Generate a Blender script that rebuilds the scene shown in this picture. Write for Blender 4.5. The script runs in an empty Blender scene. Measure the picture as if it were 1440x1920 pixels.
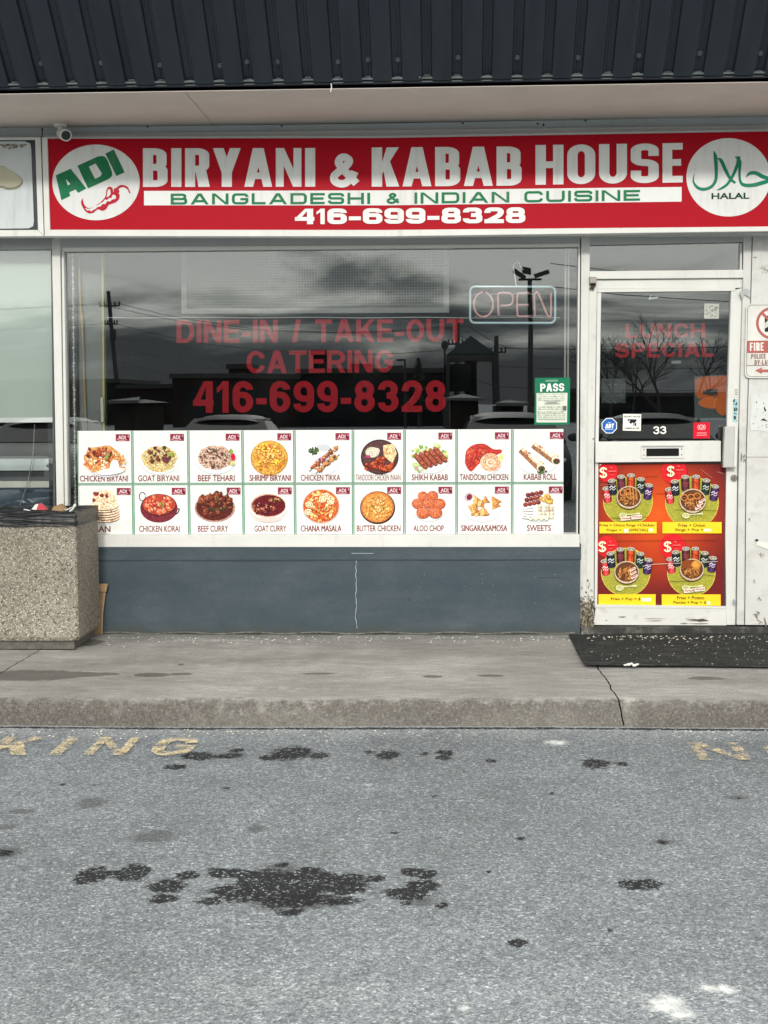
import bpy, math, random
from mathutils import Matrix, Vector
random.seed(7)
R_ = math.radians
S = bpy.context.scene
COL = S.collection

# ------------------------------------------------------------------ camera, world, sun, exposure
F = 2770.0                      # focal length in photo pixels (1440 wide)
CAM = Vector((0.41, -9.23, 1.61))
CM = (Matrix.Rotation(R_(2.55), 3, 'Z') @ Matrix.Rotation(R_(90 - 4.33), 3, 'X') @ Matrix.Rotation(R_(-0.37), 3, 'Z'))
cd = bpy.data.cameras.new('camera'); cam = bpy.data.objects.new('camera', cd); COL.objects.link(cam)
cam.matrix_world = Matrix.Translation(CAM) @ CM.to_4x4()
cd.sensor_fit = 'HORIZONTAL'; cd.sensor_width = 36; cd.lens = F / 1440 * 36
cd.clip_start = .05; cd.clip_end = 3000
S.camera = cam

SUN_EL, SUN_AZ = 22.0, 2.0     # sun behind the camera, a little to its left
W = bpy.data.worlds.new('World'); S.world = W; W.use_nodes = True
nt = W.node_tree; nt.nodes.clear()
def wn(t, **k):
    n = nt.nodes.new(t)
    for a, b in k.items(): setattr(n, a, b)
    return n
wo = wn('ShaderNodeOutputWorld'); bg = wn('ShaderNodeBackground'); bg.inputs['Strength'].default_value = .1
sky = wn('ShaderNodeTexSky', sky_type='NISHITA'); sky.sun_disc = False
sky.sun_elevation = R_(SUN_EL); sky.sun_rotation = R_(180 + SUN_AZ)
tc = wn('ShaderNodeTexCoord')
mp = wn('ShaderNodeMapping'); mp.inputs['Scale'].default_value = (5, 5, 26)
nz = wn('ShaderNodeTexNoise'); nz.inputs['Scale'].default_value = 1.0; nz.inputs['Detail'].default_value = 7; nz.inputs['Roughness'].default_value = .55
nz.inputs['Distortion'].default_value = .5
sx = wn('ShaderNodeSeparateXYZ')
rz = wn('ShaderNodeMapRange'); rz.inputs['From Min'].default_value = .02; rz.inputs['From Max'].default_value = .105
rz.inputs['To Min'].default_value = -.75; rz.inputs['To Max'].default_value = -.10
ad = wn('ShaderNodeMath', operation='ADD')
cr = wn('ShaderNodeValToRGB'); e = cr.color_ramp.elements
e[0].position = .30; e[0].color = (1.3, 1.6, 1.85, 1)
e[1].position = .74; e[1].color = (17.5, 17.4, 16.2, 1)
k = e.new(.48); k.color = (3.6, 4.0, 4.1, 1)
k = e.new(.60); k.color = (9.8, 10.1, 9.2, 1)
mx = wn('ShaderNodeMix', data_type='RGBA'); mx.inputs['Factor'].default_value = .985
L = nt.links.new
L(tc.outputs['Generated'], mp.inputs['Vector']); L(mp.outputs[0], nz.inputs['Vector'])
L(tc.outputs['Generated'], sx.inputs[0]); L(sx.outputs['Z'], rz.inputs['Value'])
ct = wn('ShaderNodeMath', operation='MULTIPLY'); ct.inputs[1].default_value = 2.1; L(nz.outputs['Fac'], ct.inputs[0]); L(ct.outputs[0], ad.inputs[0]); L(rz.outputs[0], ad.inputs[1]); L(ad.outputs[0], cr.inputs[0])
hz = wn('ShaderNodeMapRange'); hz.inputs['From Min'].default_value = .12; hz.inputs['From Max'].default_value = .5; hz.inputs['To Min'].default_value = 1.0; hz.inputs['To Max'].default_value = 1.28
vm = wn('ShaderNodeVectorMath', operation='SCALE'); L(sx.outputs['Z'], hz.inputs['Value']); L(cr.outputs[0], vm.inputs[0]); L(hz.outputs[0], vm.inputs['Scale'])
L(sky.outputs[0], mx.inputs['A']); L(vm.outputs[0], mx.inputs['B'])
L(mx.outputs['Result'], bg.inputs[0]); L(bg.outputs[0], wo.inputs[0])

sd = bpy.data.lights.new('sun', 'SUN'); sun = bpy.data.objects.new('sun', sd); COL.objects.link(sun)
sd.energy = 2.0; sd.angle = R_(4.5); sd.color = (1, .965, .915)
sv = Vector((-math.sin(R_(SUN_AZ)) * math.cos(R_(SUN_EL)), -math.cos(R_(SUN_AZ)) * math.cos(R_(SUN_EL)), math.sin(R_(SUN_EL))))
sun.rotation_euler = sv.to_track_quat('Z', 'Y').to_euler()
S.view_settings.view_transform = 'Standard'; S.view_settings.look = 'None'
S.view_settings.exposure = 0.0; S.view_settings.gamma = 1; S.view_settings.use_curve_mapping = False
S.cycles.max_bounces = 8; S.cycles.transparent_max_bounces = 16

# ------------------------------------------------------------------ geometry of the view: photo pixel -> point on a plane of the place
def ray(px, py): return CM @ Vector(((px - 720) / F, -(py - 960) / F, -1))
def P(px, py, Y=0.0):
    d = ray(px, py); return CAM + d * ((Y - CAM.y) / d.y)
def G(px, py, Z=0.0):
    d = ray(px, py); return CAM + d * ((Z - CAM.z) / d.z)
def MIR(px, py, Lr):                       # a thing Lr metres out from the glass, seen mirrored at this pixel
    p = P(px, py, Lr); return Vector((p.x, -Lr, p.z))
def PL(px, py, o, n):
    d = ray(px, py); return CAM + d * ((o - CAM).dot(n) / d.dot(n))

# ------------------------------------------------------------------ materials
def lin(c): return tuple(((v / 255) / 12.92 if v / 255 <= .04045 else ((v / 255 + .055) / 1.055) ** 2.4) for v in c)
MATS = {}
class NG:
    def __init__(s, name):
        s.m = bpy.data.materials.new(name); s.m.use_nodes = True; s.t = s.m.node_tree
        s.b = s.t.nodes['Principled BSDF']; s.o = s.t.nodes['Material Output']
        g = s.n('ShaderNodeTexCoord'); s.pos = g.outputs['Object']
    def n(s, t, **k):
        x = s.t.nodes.new(t)
        for a, b in k.items(): setattr(x, a, b)
        return x
    def l(s, a, b): s.t.links.new(a, b)
    def noise(s, scale, detail=4, rough=.6, stretch=None, dist=0):
        x = s.n('ShaderNodeTexNoise'); x.inputs['Scale'].default_value = scale
        x.inputs['Detail'].default_value = detail; x.inputs['Roughness'].default_value = rough; x.inputs['Distortion'].default_value = dist
        if stretch:
            m = s.n('ShaderNodeMapping'); m.inputs['Scale'].default_value = stretch; s.l(s.pos, m.inputs[0]); s.l(m.outputs[0], x.inputs['Vector'])
        else: s.l(s.pos, x.inputs['Vector'])
        return x.outputs['Fac']
    def voro(s, scale, out='Distance', rand=1, stretch=None):
        x = s.n('ShaderNodeTexVoronoi'); x.inputs['Scale'].default_value = scale; x.inputs['Randomness'].default_value = rand
        if stretch:
            m = s.n('ShaderNodeMapping'); m.inputs['Scale'].default_value = stretch; s.l(s.pos, m.inputs[0]); s.l(m.outputs[0], x.inputs['Vector'])
        else: s.l(s.pos, x.inputs['Vector'])
        return x.outputs[out]
    def rng(s, v, a, b, c=0, d=1, smooth=False):
        x = s.n('ShaderNodeMapRange'); x.clamp = True
        if smooth: x.interpolation_type = 'SMOOTHSTEP'
        for i, q in zip(('From Min', 'From Max', 'To Min', 'To Max'), (a, b, c, d)): x.inputs[i].default_value = q
        s.l(v, x.inputs['Value']); return x.outputs[0]
    def math(s, op, a, b):
        x = s.n('ShaderNodeMath', operation=op)
        for i, q in enumerate((a, b)):
            if isinstance(q, (int, float)): x.inputs[i].default_value = q
            else: s.l(q, x.inputs[i])
        return x.outputs[0]
    def ramp(s, v, stops, interp='LINEAR'):
        x = s.n('ShaderNodeValToRGB'); x.color_ramp.interpolation = interp; el = x.color_ramp.elements
        while len(el) < len(stops): el.new(.5)
        for q, (p, c) in zip(el, stops): q.position = p; q.color = (*c, 1)
        s.l(v, x.inputs[0]); return x.outputs[0]
    def mix(s, f, a, b, bt='MIX'):
        x = s.n('ShaderNodeMix', data_type='RGBA', blend_type=bt)
        for i, q in (('Factor', f), ('A', a), ('B', b)):
            if isinstance(q, (int, float)): x.inputs[i].default_value = q
            elif isinstance(q, tuple): x.inputs[i].default_value = (*q[:3], 1)
            else: s.l(q, x.inputs[i])
        return x.outputs['Result']
    def attr(s, name, out='Fac'):
        x = s.n('ShaderNodeAttribute'); x.attribute_name = name; return x.outputs[out]
    def bump(s, v, strength=.3, dist=.005):
        x = s.n('ShaderNodeBump'); x.inputs['Strength'].default_value = strength; x.inputs['Distance'].default_value = dist
        s.l(v, x.inputs['Height']); s.l(x.outputs[0], s.b.inputs['Normal'])
    def col(s, c):
        if isinstance(c, tuple): s.b.inputs['Base Color'].default_value = (*c[:3], 1)
        else: s.l(c, s.b.inputs['Base Color'])
    def done(s, rough=.5, metal=0, spec=.5):
        if isinstance(rough, (int, float)): s.b.inputs['Roughness'].default_value = rough
        else: s.l(rough, s.b.inputs['Roughness'])
        s.b.inputs['Metallic'].default_value = metal; s.b.inputs['Specular IOR Level'].default_value = spec
        MATS[s.m.name] = s.m; return s.m
def plain(name, c, rough=.5, metal=0, var=.15, scale=6, spec=.5, bump=0, bscale=60):
    g = NG(name); n = g.noise(scale, 5)
    g.col(g.mix(g.rng(n, .3, .7), tuple(v * (1 - var) for v in c), tuple(min(1, v * (1 + var)) for v in c)))
    if bump: g.bump(g.noise(bscale, 4), bump, .004)
    return g.done(rough, metal, spec)
def painted(name, c, dirt=(.16, .14, .11), amount=.55, rough=.4, stretch=(9, 3, 1.6), lo=.55, spec=.5, speck=True):
    """paint with grime streaks, smudges and a few chips of their own shape"""
    g = NG(name)
    a = g.noise(1.6, 7, .65, stretch=stretch); b = g.noise(14, 5, .7)
    d = g.rng(g.math('ADD', g.math('MULTIPLY', a, .65), g.math('MULTIPLY', b, .35)), lo, lo + .2, 0, amount)
    base = g.mix(g.rng(g.noise(3, 4), .3, .7), tuple(v * .93 for v in c), tuple(min(1, v * 1.05) for v in c))
    cc = g.mix(d, base, dirt)
    if speck:
        sp = g.rng(g.noise(42, 3, .7), .76, .79, 0, .45)
        cc = g.mix(sp, cc, dirt)
    g.col(cc); g.bump(g.noise(25, 4), .06, .004)
    return g.done(rough, 0, spec)

m_alu = painted('white_aluminium_paint', (.62, .62, .59), (.30, .27, .22), .35)
m_alu_grey = painted('grey_aluminium', (.42, .44, .44), (.22, .22, .2), .4)
m_alu_dirty = painted('dirty_white_paint', (.58, .58, .55), (.22, .19, .15), .6, lo=.53)
m_beam = painted('grey_beam_paint', (.46, .51, .53), (.2, .2, .19), .4)
m_column = painted('scuffed_white_column_paint', (.57, .57, .55), (.3, .27, .22), .6, stretch=(2, 2, 3), lo=.5)
m_frame_sign = painted('sign_frame_paint', (.66, .66, .63), (.35, .3, .24), .5, stretch=(10, 10, 1))
m_soffit = painted('beige_soffit_board', (.66, .60, .545), (.42, .37, .33), .3, rough=.8, stretch=(.6, 3, 1), speck=False)
m_black = plain('black_rubber', (.010, .010, .011), .8, spec=.15)
m_dark = plain('dark_metal', (.03, .034, .04), .45)
m_screw = plain('slate_screw', (.06, .075, .085), .4)
m_steel = plain('brushed_steel', (.55, .55, .54), .35, .8, var=.08)
m_lock = plain('lock_brass_grey', (.22, .2, .18), .35, .7)
m_white = plain('white_plastic', (.7, .7, .68), .4, var=.05)
m_bag = plain('black_bin_liner', (.010, .011, .013), .42, var=.3, spec=.45, bump=.5, bscale=30)
m_card = plain('brown_cardboard', (.30, .19, .10), .85, var=.2, scale=20)
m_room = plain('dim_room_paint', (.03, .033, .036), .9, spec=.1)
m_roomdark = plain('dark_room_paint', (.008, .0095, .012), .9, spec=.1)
m_pink = plain('pink_neon_tube', (.62, .30, .29), .15, var=.05, spec=.8)
m_blue = plain('blue_neon_tube', (.45, .62, .68), .15, var=.05, spec=.8)
m_blind = plain('pale_green_blind', (.52, .575, .525), .8, var=.05, scale=1.5)
m_redvinyl = plain('red_vinyl', (.29, .002, .010), .5, var=.08, spec=.1)
m_red_sign = None

def mk_print():
    g = NG('printed_film'); c = g.attr('Col', 'Color')
    f = g.mix(g.rng(g.noise(9, 4), .35, .75), (1, 1, 1), (.9, .89, .87))
    g.col(g.mix(1.0, c, f, 'MULTIPLY')); return g.done(.42, 0, .12)
m_print = mk_print()
def mk_photo(k_=.9):
    g = NG('printed_food_photo'); c = g.attr('Col', 'Color')
    h = g.n('ShaderNodeSeparateColor', mode='HSV'); g.l(c, h.inputs[0])
    t = g.ramp(g.math('ADD', g.math('MULTIPLY', g.noise(150, 3, .7), .6), g.math('MULTIPLY', g.voro(95), .55)), [(.30, (.42, .36, .33)), (.52, (.92, .90, .88)), (.74, (1.45, 1.4, 1.32))])
    g.col(g.mix(g.rng(h.outputs[1], .12, .45, 0, k_), c, g.mix(1.0, c, t, 'MULTIPLY'))); return g.done(.42, 0, .12)
m_photo = mk_photo(); m_combo = mk_photo(.45)
def mk_print_worn():
    g = NG('faded_sign_print'); c = g.attr('Col', 'Color')
    st = g.rng(g.noise(2, 7, .7, stretch=(9, 9, 1.2)), .5, .8, 0, .35)
    f = g.mix(st, c, (.25, .2, .18)); g.col(f); return g.done(.35, 0, .12)
m_signprint = mk_print_worn()

def mk_glass(name, ior=1.95, tint=(.955, .97, .965)):
    m = bpy.data.materials.new(name); m.use_nodes = True; t = m.node_tree; t.nodes.clear()
    o = t.nodes.new('ShaderNodeOutputMaterial'); mixs = t.nodes.new('ShaderNodeMixShader')
    tr = t.nodes.new('ShaderNodeBsdfTransparent'); tr.inputs[0].default_value = (*tint, 1)
    gl = t.nodes.new('ShaderNodeBsdfGlossy'); gl.inputs['Roughness'].default_value = .0; gl.inputs['Color'].default_value = (.95, .98, 1, 1)
    fr = t.nodes.new('ShaderNodeFresnel'); fr.inputs['IOR'].default_value = ior
    df = t.nodes.new('ShaderNodeBsdfDiffuse'); df.inputs[0].default_value = (.55, .56, .54, 1)
    tcn = t.nodes.new('ShaderNodeTexCoord'); n = t.nodes.new('ShaderNodeTexNoise'); n.inputs['Scale'].default_value = 2.2; n.inputs['Detail'].default_value = 8
    mr = t.nodes.new('ShaderNodeMapRange'); mr.inputs['From Min'].default_value = .42; mr.inputs['From Max'].default_value = .75; mr.inputs['To Max'].default_value = .007
    m2 = t.nodes.new('ShaderNodeMixShader')
    n3 = t.nodes.new('ShaderNodeTexNoise'); n3.inputs['Scale'].default_value = 1.3; n3.inputs['Detail'].default_value = 1
    bp = t.nodes.new('ShaderNodeBump'); bp.inputs['Strength'].default_value = .02; bp.inputs['Distance'].default_value = .02
    k = t.links.new
    k(tcn.outputs['Object'], n.inputs['Vector']); k(n.outputs['Fac'], mr.inputs['Value'])
    k(tcn.outputs['Object'], n3.inputs['Vector']); k(n3.outputs['Fac'], bp.inputs['Height']); k(bp.outputs[0], gl.inputs['Normal'])
    k(tr.outputs[0], m2.inputs[1]); k(df.outputs[0], m2.inputs[2]); k(mr.outputs[0], m2.inputs[0])
    k(fr.outputs[0], mixs.inputs[0]); k(m2.outputs[0], mixs.inputs[1]); k(gl.outputs[0], mixs.inputs[2]); k(mixs.outputs[0], o.inputs[0])
    return m
m_glass = mk_glass('window_glass')

def mk_asphalt():
    g = NG('salted_asphalt')
    big = g.noise(.55, 5, .6); mid = g.noise(4, 5, .65); fine = g.noise(120, 3, .75); grain = g.noise(52, 5, .8)
    base = g.ramp(g.math('ADD', g.math('MULTIPLY', fine, .55), g.math('MULTIPLY', grain, .45)),
                  [(.33, (.096, .102, .109)), (.45, (.176, .186, .197)), (.55, (.233, .246, .259)), (.68, (.388, .405, .415))])
    tone = g.ramp(g.math('ADD', g.math('MULTIPLY', big, .6), g.math('MULTIPLY', mid, .4)), [(.35, (.74, .74, .745)), (.65, (1.12, 1.135, 1.15))])
    c = g.mix(1.0, base, tone, 'MULTIPLY')
    xc = g.n('ShaderNodeSeparateColor'); g.l(g.voro(165, 'Color', stretch=(1.05, .9, 1)), xc.inputs[0]); xd = g.n('ShaderNodeSeparateColor'); g.l(g.voro(88, 'Color', stretch=(1, .9, 1)), xd.inputs[0])
    cell = g.math('ADD', g.math('MULTIPLY', xc.outputs[0], .62), g.math('MULTIPLY', xd.outputs[0], .38))
    c = g.mix(1.0, c, g.ramp(cell, [(.1, (.52, .53, .54)), (.4, (.78, .80, .815)), (.62, (.94, .965, .98)), (.8, (1.25, 1.28, 1.28)), (.95, (2.1, 2.12, 2.08))]), 'MULTIPLY')
    fl = g.rng(g.math('ADD', g.voro(62, stretch=(.6, 1, 1)), g.math('MULTIPLY', g.noise(7, 3), .3)), .24, .30, .85, 0)
    fl = g.math('MULTIPLY', fl, g.rng(g.noise(33, 3), .5, .6))
    c = g.mix(fl, c, (.62, .62, .58))
    dust = g.math('MULTIPLY', g.rng(g.math('ADD', g.attr('dust'), g.math('MULTIPLY', g.math('SUBTRACT', g.noise(3.5, 5, .7), .5), 1.1)), .1, .9, 0, 1, True), g.rng(cell, .25, .7, .15, .6))
    c = g.mix(dust, c, (.49, .505, .51))
    pl = g.rng(g.math('ADD', g.attr('pale'), g.math('MULTIPLY', g.math('SUBTRACT', g.noise(30, 4, .7), .5), 3.2)), -.2, 1.3, 0, .9)
    c = g.mix(pl, c, (.72, .74, .72))
    crk = g.rng(g.noise(2.2, 6, .62), .66, .72, 0, .35)
    c = g.mix(crk, c, (.08, .08, .085))
    sm = g.rng(g.math('ADD', g.attr('smudge'), g.math('MULTIPLY', g.math('SUBTRACT', g.noise(9, 4, .7), .5), .8)), -.1, .8, 0, .55, True); c = g.mix(sm, c, (.055, .055, .057))
    nn = g.math('ADD', g.math('MULTIPLY', g.math('SUBTRACT', g.noise(11, 3, .6), .5), 1.5), g.math('MULTIPLY', g.math('SUBTRACT', g.noise(42, 4, .8), .5), 2.4))
    oil = g.rng(g.math('ADD', g.attr('oil'), nn), -.06, .26, 0, .93)  # oil stains, plus the contact shade painted at the kerb foot
    spk = g.rng(cell, .72, .86, 1, .25)
    c = g.mix(g.math('MULTIPLY', oil, spk), c, (.011, .011, .012))
    g.col(c); g.bump(g.math('ADD', g.math('MULTIPLY', fine, .6), g.math('MULTIPLY', grain, .8)), .55, .006)
    return g.done(g.rng(oil, 0, 1, .9, .8), 0, .12)
m_asphalt = mk_asphalt()
def mk_concrete():
    g = NG('worn_concrete')
    big = g.noise(1.1, 6, .65, stretch=(1, 2.2, 1)); fine = g.noise(120, 4, .75); mid = g.noise(9, 5, .7, stretch=(1, 3, 1))
    base = g.ramp(g.math('ADD', g.math('MULTIPLY', big, .39), g.math('ADD', g.math('MULTIPLY', mid, .25), g.math('MULTIPLY', fine, .36))),
                  [(.37, (.155, .150, .141)), (.5, (.270, .263, .250)), (.62, (.44, .432, .418))])
    fl = g.rng(g.voro(75), .10, .17, .8, 0); fl = g.math('MULTIPLY', fl, g.rng(g.noise(3.3, 3), .45, .65))
    c = g.mix(fl, base, (.66, .65, .6))
    ds = g.rng(g.noise(26, 3, .7), .67, .72, 0, .6); c = g.mix(ds, c, (.06, .055, .05))
    ex = g.rng(g.math('ADD', g.attr('kerb'), g.math('MULTIPLY', g.math('SUBTRACT', g.noise(16, 4, .7), .5), 1.2)), .35, .75, 0, .8)
    agg = g.ramp(g.noise(85, 4, .8), [(.36, (.018, .015, .012)), (.5, (.068, .058, .048)), (.62, (.125, .110, .092)), (.74, (.40, .38, .34))])
    c = g.mix(ex, c, agg)
    pl = g.math('MULTIPLY', g.rng(g.math('ADD', g.attr('pale'), g.math('MULTIPLY', g.math('SUBTRACT', g.noise(22, 4, .7), .5), 1.5)), .3, .8, 0, .5), g.math('SUBTRACT', 1.0, ex))
    c = g.mix(pl, c, (.56, .55, .51))
    oil = g.rng(g.math('ADD', g.attr('oil'), g.math('MULTIPLY', g.math('SUBTRACT', g.noise(13, 4, .7), .5), .9)), 0, .22, 0, .72)  # wet stains, plus contact shade painted by the bin and wall
    c = g.mix(oil, c, (.065, .058, .05))
    g.col(c); g.bump(g.math('ADD', fine, g.math('MULTIPLY', mid, .8)), .4, .006)
    return g.done(.85, 0, .3)
m_conc = mk_concrete()
def mk_aggregate():
    g = NG('exposed_aggregate_concrete')
    v = g.voro(128, 'Color'); d = g.voro(128); v2 = g.voro(210, 'Color')
    x = g.n('ShaderNodeSeparateColor'); g.l(v, x.inputs[0]); x2 = g.n('ShaderNodeSeparateColor'); g.l(v2, x2.inputs[0])
    c = g.ramp(x.outputs[0], [(0, (.06, .05, .04)), (.14, (.21, .18, .14)), (.42, (.33, .30, .245)), (.62, (.17, .15, .125)), (.78, (.54, .52, .46)), (.92, (.05, .04, .035))], 'CONSTANT')
    c2 = g.ramp(x2.outputs[0], [(0, (.33, .30, .245)), (.5, (.25, .225, .18)), (.86, (.6, .58, .52))], 'CONSTANT')
    c = g.mix(g.rng(g.noise(60, 2), .48, .52), c, c2)
    c = g.mix(g.rng(d, .35, .62, 0, .65), c, (.17, .155, .13))
    c = g.mix(1.0, c, g.ramp(g.noise(2, 4), [(.3, (.8, .79, .77)), (.7, (1.1, 1.1, 1.1))]), 'MULTIPLY')
    g.col(c); g.bump(g.math('SUBTRACT', 1.0, d), .5, .004); return g.done(.75, 0, .3)
m_agg = mk_aggregate()
def mk_basewall():
    g = NG('blue_grey_wall_paint')
    n1 = g.noise(2.2, 6, .65, stretch=(1, 1, 2.4)); n2 = g.noise(40, 4, .7, stretch=(1, 1, 3))
    c = g.ramp(g.math('ADD', g.math('MULTIPLY', n1, .7), g.math('MULTIPLY', n2, .3)), [(.35, (.043, .061, .076)), (.5, (.056, .075, .090)), (.66, (.078, .097, .111))])
    sp = g.rng(g.noise(60, 3, .65), .70, .73, 0, .55); sp = g.math('MULTIPLY', sp, g.rng(g.noise(1.5, 2), .5, .6))
    c = g.mix(sp, c, (.3, .33, .35))
    gr = g.rng(g.math('ADD', g.attr('grime'), g.math('MULTIPLY', g.math('SUBTRACT', g.noise(7, 5, .7), .5), 1.2)), .45, 1.0, 0, .8)
    c = g.mix(gr, c, (.062, .066, .052))
    g.col(c); g.bump(g.math('ADD', n2, g.noise(9, 4)), .18, .006); return g.done(.7, 0, .15)
m_base = mk_basewall()
def mk_cladding():
    g = NG('dark_slate_cladding')
    n = g.noise(2, 6, .6, stretch=(6, 1, 1)); sc = g.rng(g.noise(55, 3, .7), .74, .77, 0, .5)
    c = g.mix(g.rng(n, .3, .7), (.011, .018, .027), (.019, .028, .039)); c = g.mix(sc, c, (.2, .21, .2)); g.col(c)
    return g.done(.42, 0, .45)
m_clad = mk_cladding()
m_cladtrim = plain('edge_sealant_and_highlight', (.075, .09, .092), .7, var=.4, scale=30)
def mk_mat():
    g = NG('black_ribbed_mat')
    n = g.noise(60, 4, .8); c = g.ramp(n, [(.35, (.016, .018, .018)), (.55, (.036, .039, .039)), (.7, (.07, .074, .074))])
    v = g.rng(g.voro(40), .09, .15, .8, 0); v = g.math('MULTIPLY', v, g.rng(g.noise(7, 3), .52, .6)); c = g.mix(v, c, (.5, .5, .48))
    du = g.rng(g.noise(5, 5, .7, stretch=(1, 3, 1)), .5, .72, 0, .35); c = g.mix(du, c, (.16, .155, .14))
    g.col(c); g.bump(n, .6, .008); return g.done(.9, 0, .08)
m_mat = mk_mat()
def mk_step():
    g = NG('dark_stained_concrete'); n = g.noise(6, 6, .7)
    c = g.ramp(n, [(.35, (.016, .017, .016)), (.52, (.032, .032, .03)), (.64, (.11, .105, .09)), (.72, (.36, .35, .32))])
    g.col(c); g.bump(n, .5, .01); return g.done(.85)
m_step = mk_step()
def mk_yellow(lo=.455, hi=.56):
    g = NG('worn_yellow_road_paint')
    n = g.math('ADD', g.math('MULTIPLY', g.noise(14, 4, .6), .4), g.math('MULTIPLY', g.noise(80, 4, .8), .6))
    a = g.math('MULTIPLY', g.rng(n, lo, hi), .86); g.col(g.mix(g.rng(g.noise(40, 3), .3, .7), (.66, .49, .24), (.76, .64, .42)))
    g.l(a, g.b.inputs['Alpha']); return g.done(.8, 0, .3)
m_yellow = mk_yellow(); m_yellow_faint = mk_yellow(.472, .58)
def mk_mesh_screen():
    g = NG('wire_mesh_screen')
    w = g.n('ShaderNodeTexBrick'); w.offset = 0; w.inputs['Scale'].default_value = 1; w.inputs['Mortar Size'].default_value = .0035
    w.inputs['Brick Width'].default_value = .018; w.inputs['Row Height'].default_value = .018
    m = g.n('ShaderNodeMapping'); m.inputs['Rotation'].default_value = (R_(90), 0, 0); g.l(g.pos, m.inputs[0]); g.l(m.outputs[0], w.inputs['Vector'])
    w.inputs['Color1'].default_value = (.05, .053, .05, 1); w.inputs['Color2'].default_value = (.07, .073, .07, 1); w.inputs['Mortar'].default_value = (.16, .16, .15, 1)
    g.col(w.outputs['Color']); return g.done(.7)
m_screen = mk_mesh_screen()

# ------------------------------------------------------------------ mesh building
class MB:
    def __init__(s): s.v = []; s.f = []; s.mi = []; s.c = None; s.smooth = False
    def face(s, pts, mi=0):
        i = len(s.v); s.v += [Vector(p) for p in pts]; s.f.append(list(range(i, i + len(pts)))); s.mi.append(mi)
    def add(s, vs, fs, mi=0):
        i = len(s.v); s.v += [Vector(p) for p in vs]; s.f += [[a + i for a in f] for f in fs]; s.mi += [mi] * len(fs)
    def box(s, x0, x1, y0, y1, z0, z1, mi=0):
        s.add([(x, y, z) for z in (z0, z1) for y in (y0, y1) for x in (x0, x1)],
              [(0, 2, 3, 1), (4, 5, 7, 6), (0, 1, 5, 4), (2, 6, 7, 3), (0, 4, 6, 2), (1, 3, 7, 5)], mi); return s
    def slab(s, q, Y, D, mi=0):
        """a board whose front outline is the px polygon q (clockwise in the photo) on the plane y=Y, D metres thick to the back"""
        a = [P(x, y, Y) for x, y in q]; b = [p + Vector((0, D, 0)) for p in a]; n = len(a)
        s.add(a + b, [tuple(range(n))[::-1], tuple(range(n, 2 * n))] + [(i, (i + 1) % n, n + (i + 1) % n, n + i) for i in range(n)], mi); return s
    def rect(s, x0, y0, x1, y1, Y, D, mi=0): return s.slab([(x0, y0), (x1, y0), (x1, y1), (x0, y1)], Y, D, mi)
    def prism(s, pts, vec, mi=0):
        a = [Vector(p) for p in pts]; b = [p + Vector(vec) for p in a]; n = len(a)
        s.add(a + b, [tuple(range(n))[::-1], tuple(range(n, 2 * n))] + [(i, (i + 1) % n, n + (i + 1) % n, n + i) for i in range(n)], mi); return s
    def tube(s, path, r, seg=8, closed=False, mi=0):
        p = [Vector(q) for q in path]; n = len(p); rr = r if isinstance(r, (list, tuple)) else [r] * n
        rings = []; prev = None
        for i in range(n):
            if closed: t = p[(i + 1) % n] - p[i - 1]
            else: t = p[min(i + 1, n - 1)] - p[max(i - 1, 0)]
            t.normalize()
            u = prev - t * prev.dot(t) if prev is not None else t.orthogonal()
            if u.length < 1e-6: u = t.orthogonal()
            u.normalize(); prev = u; w = t.cross(u)
            rings.append([p[i] + (u * math.cos(2 * math.pi * k / seg) + w * math.sin(2 * math.pi * k / seg)) * rr[i] for k in range(seg)])
        vs = [q for r_ in rings for q in r_]; fs = []
        for i in range(n if closed else n - 1):
            j = (i + 1) % n
            for k in range(seg): fs.append((i * seg + k, i * seg + (k + 1) % seg, j * seg + (k + 1) % seg, j * seg + k))
        if not closed: fs += [tuple(range(seg))[::-1], tuple((n - 1) * seg + k for k in range(seg))]
        s.add(vs, fs, mi); return s
    def ball(s, c, r, sc=(1, 1, 1), seg=10, rings=6, mi=0):
        vs = []; fs = []; c = Vector(c)
        for i in range(rings + 1):
            a = math.pi * i / rings
            for k in range(seg):
                b = 2 * math.pi * k / seg
                vs.append(c + Vector((math.sin(a) * math.cos(b) * sc[0], math.sin(a) * math.sin(b) * sc[1], math.cos(a) * sc[2])) * r)
        for i in range(rings):
            for k in range(seg): fs.append((i * seg + k, (i + 1) * seg + k, (i + 1) * seg + (k + 1) % seg, i * seg + (k + 1) % seg))
        s.add(vs, fs, mi); return s

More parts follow.
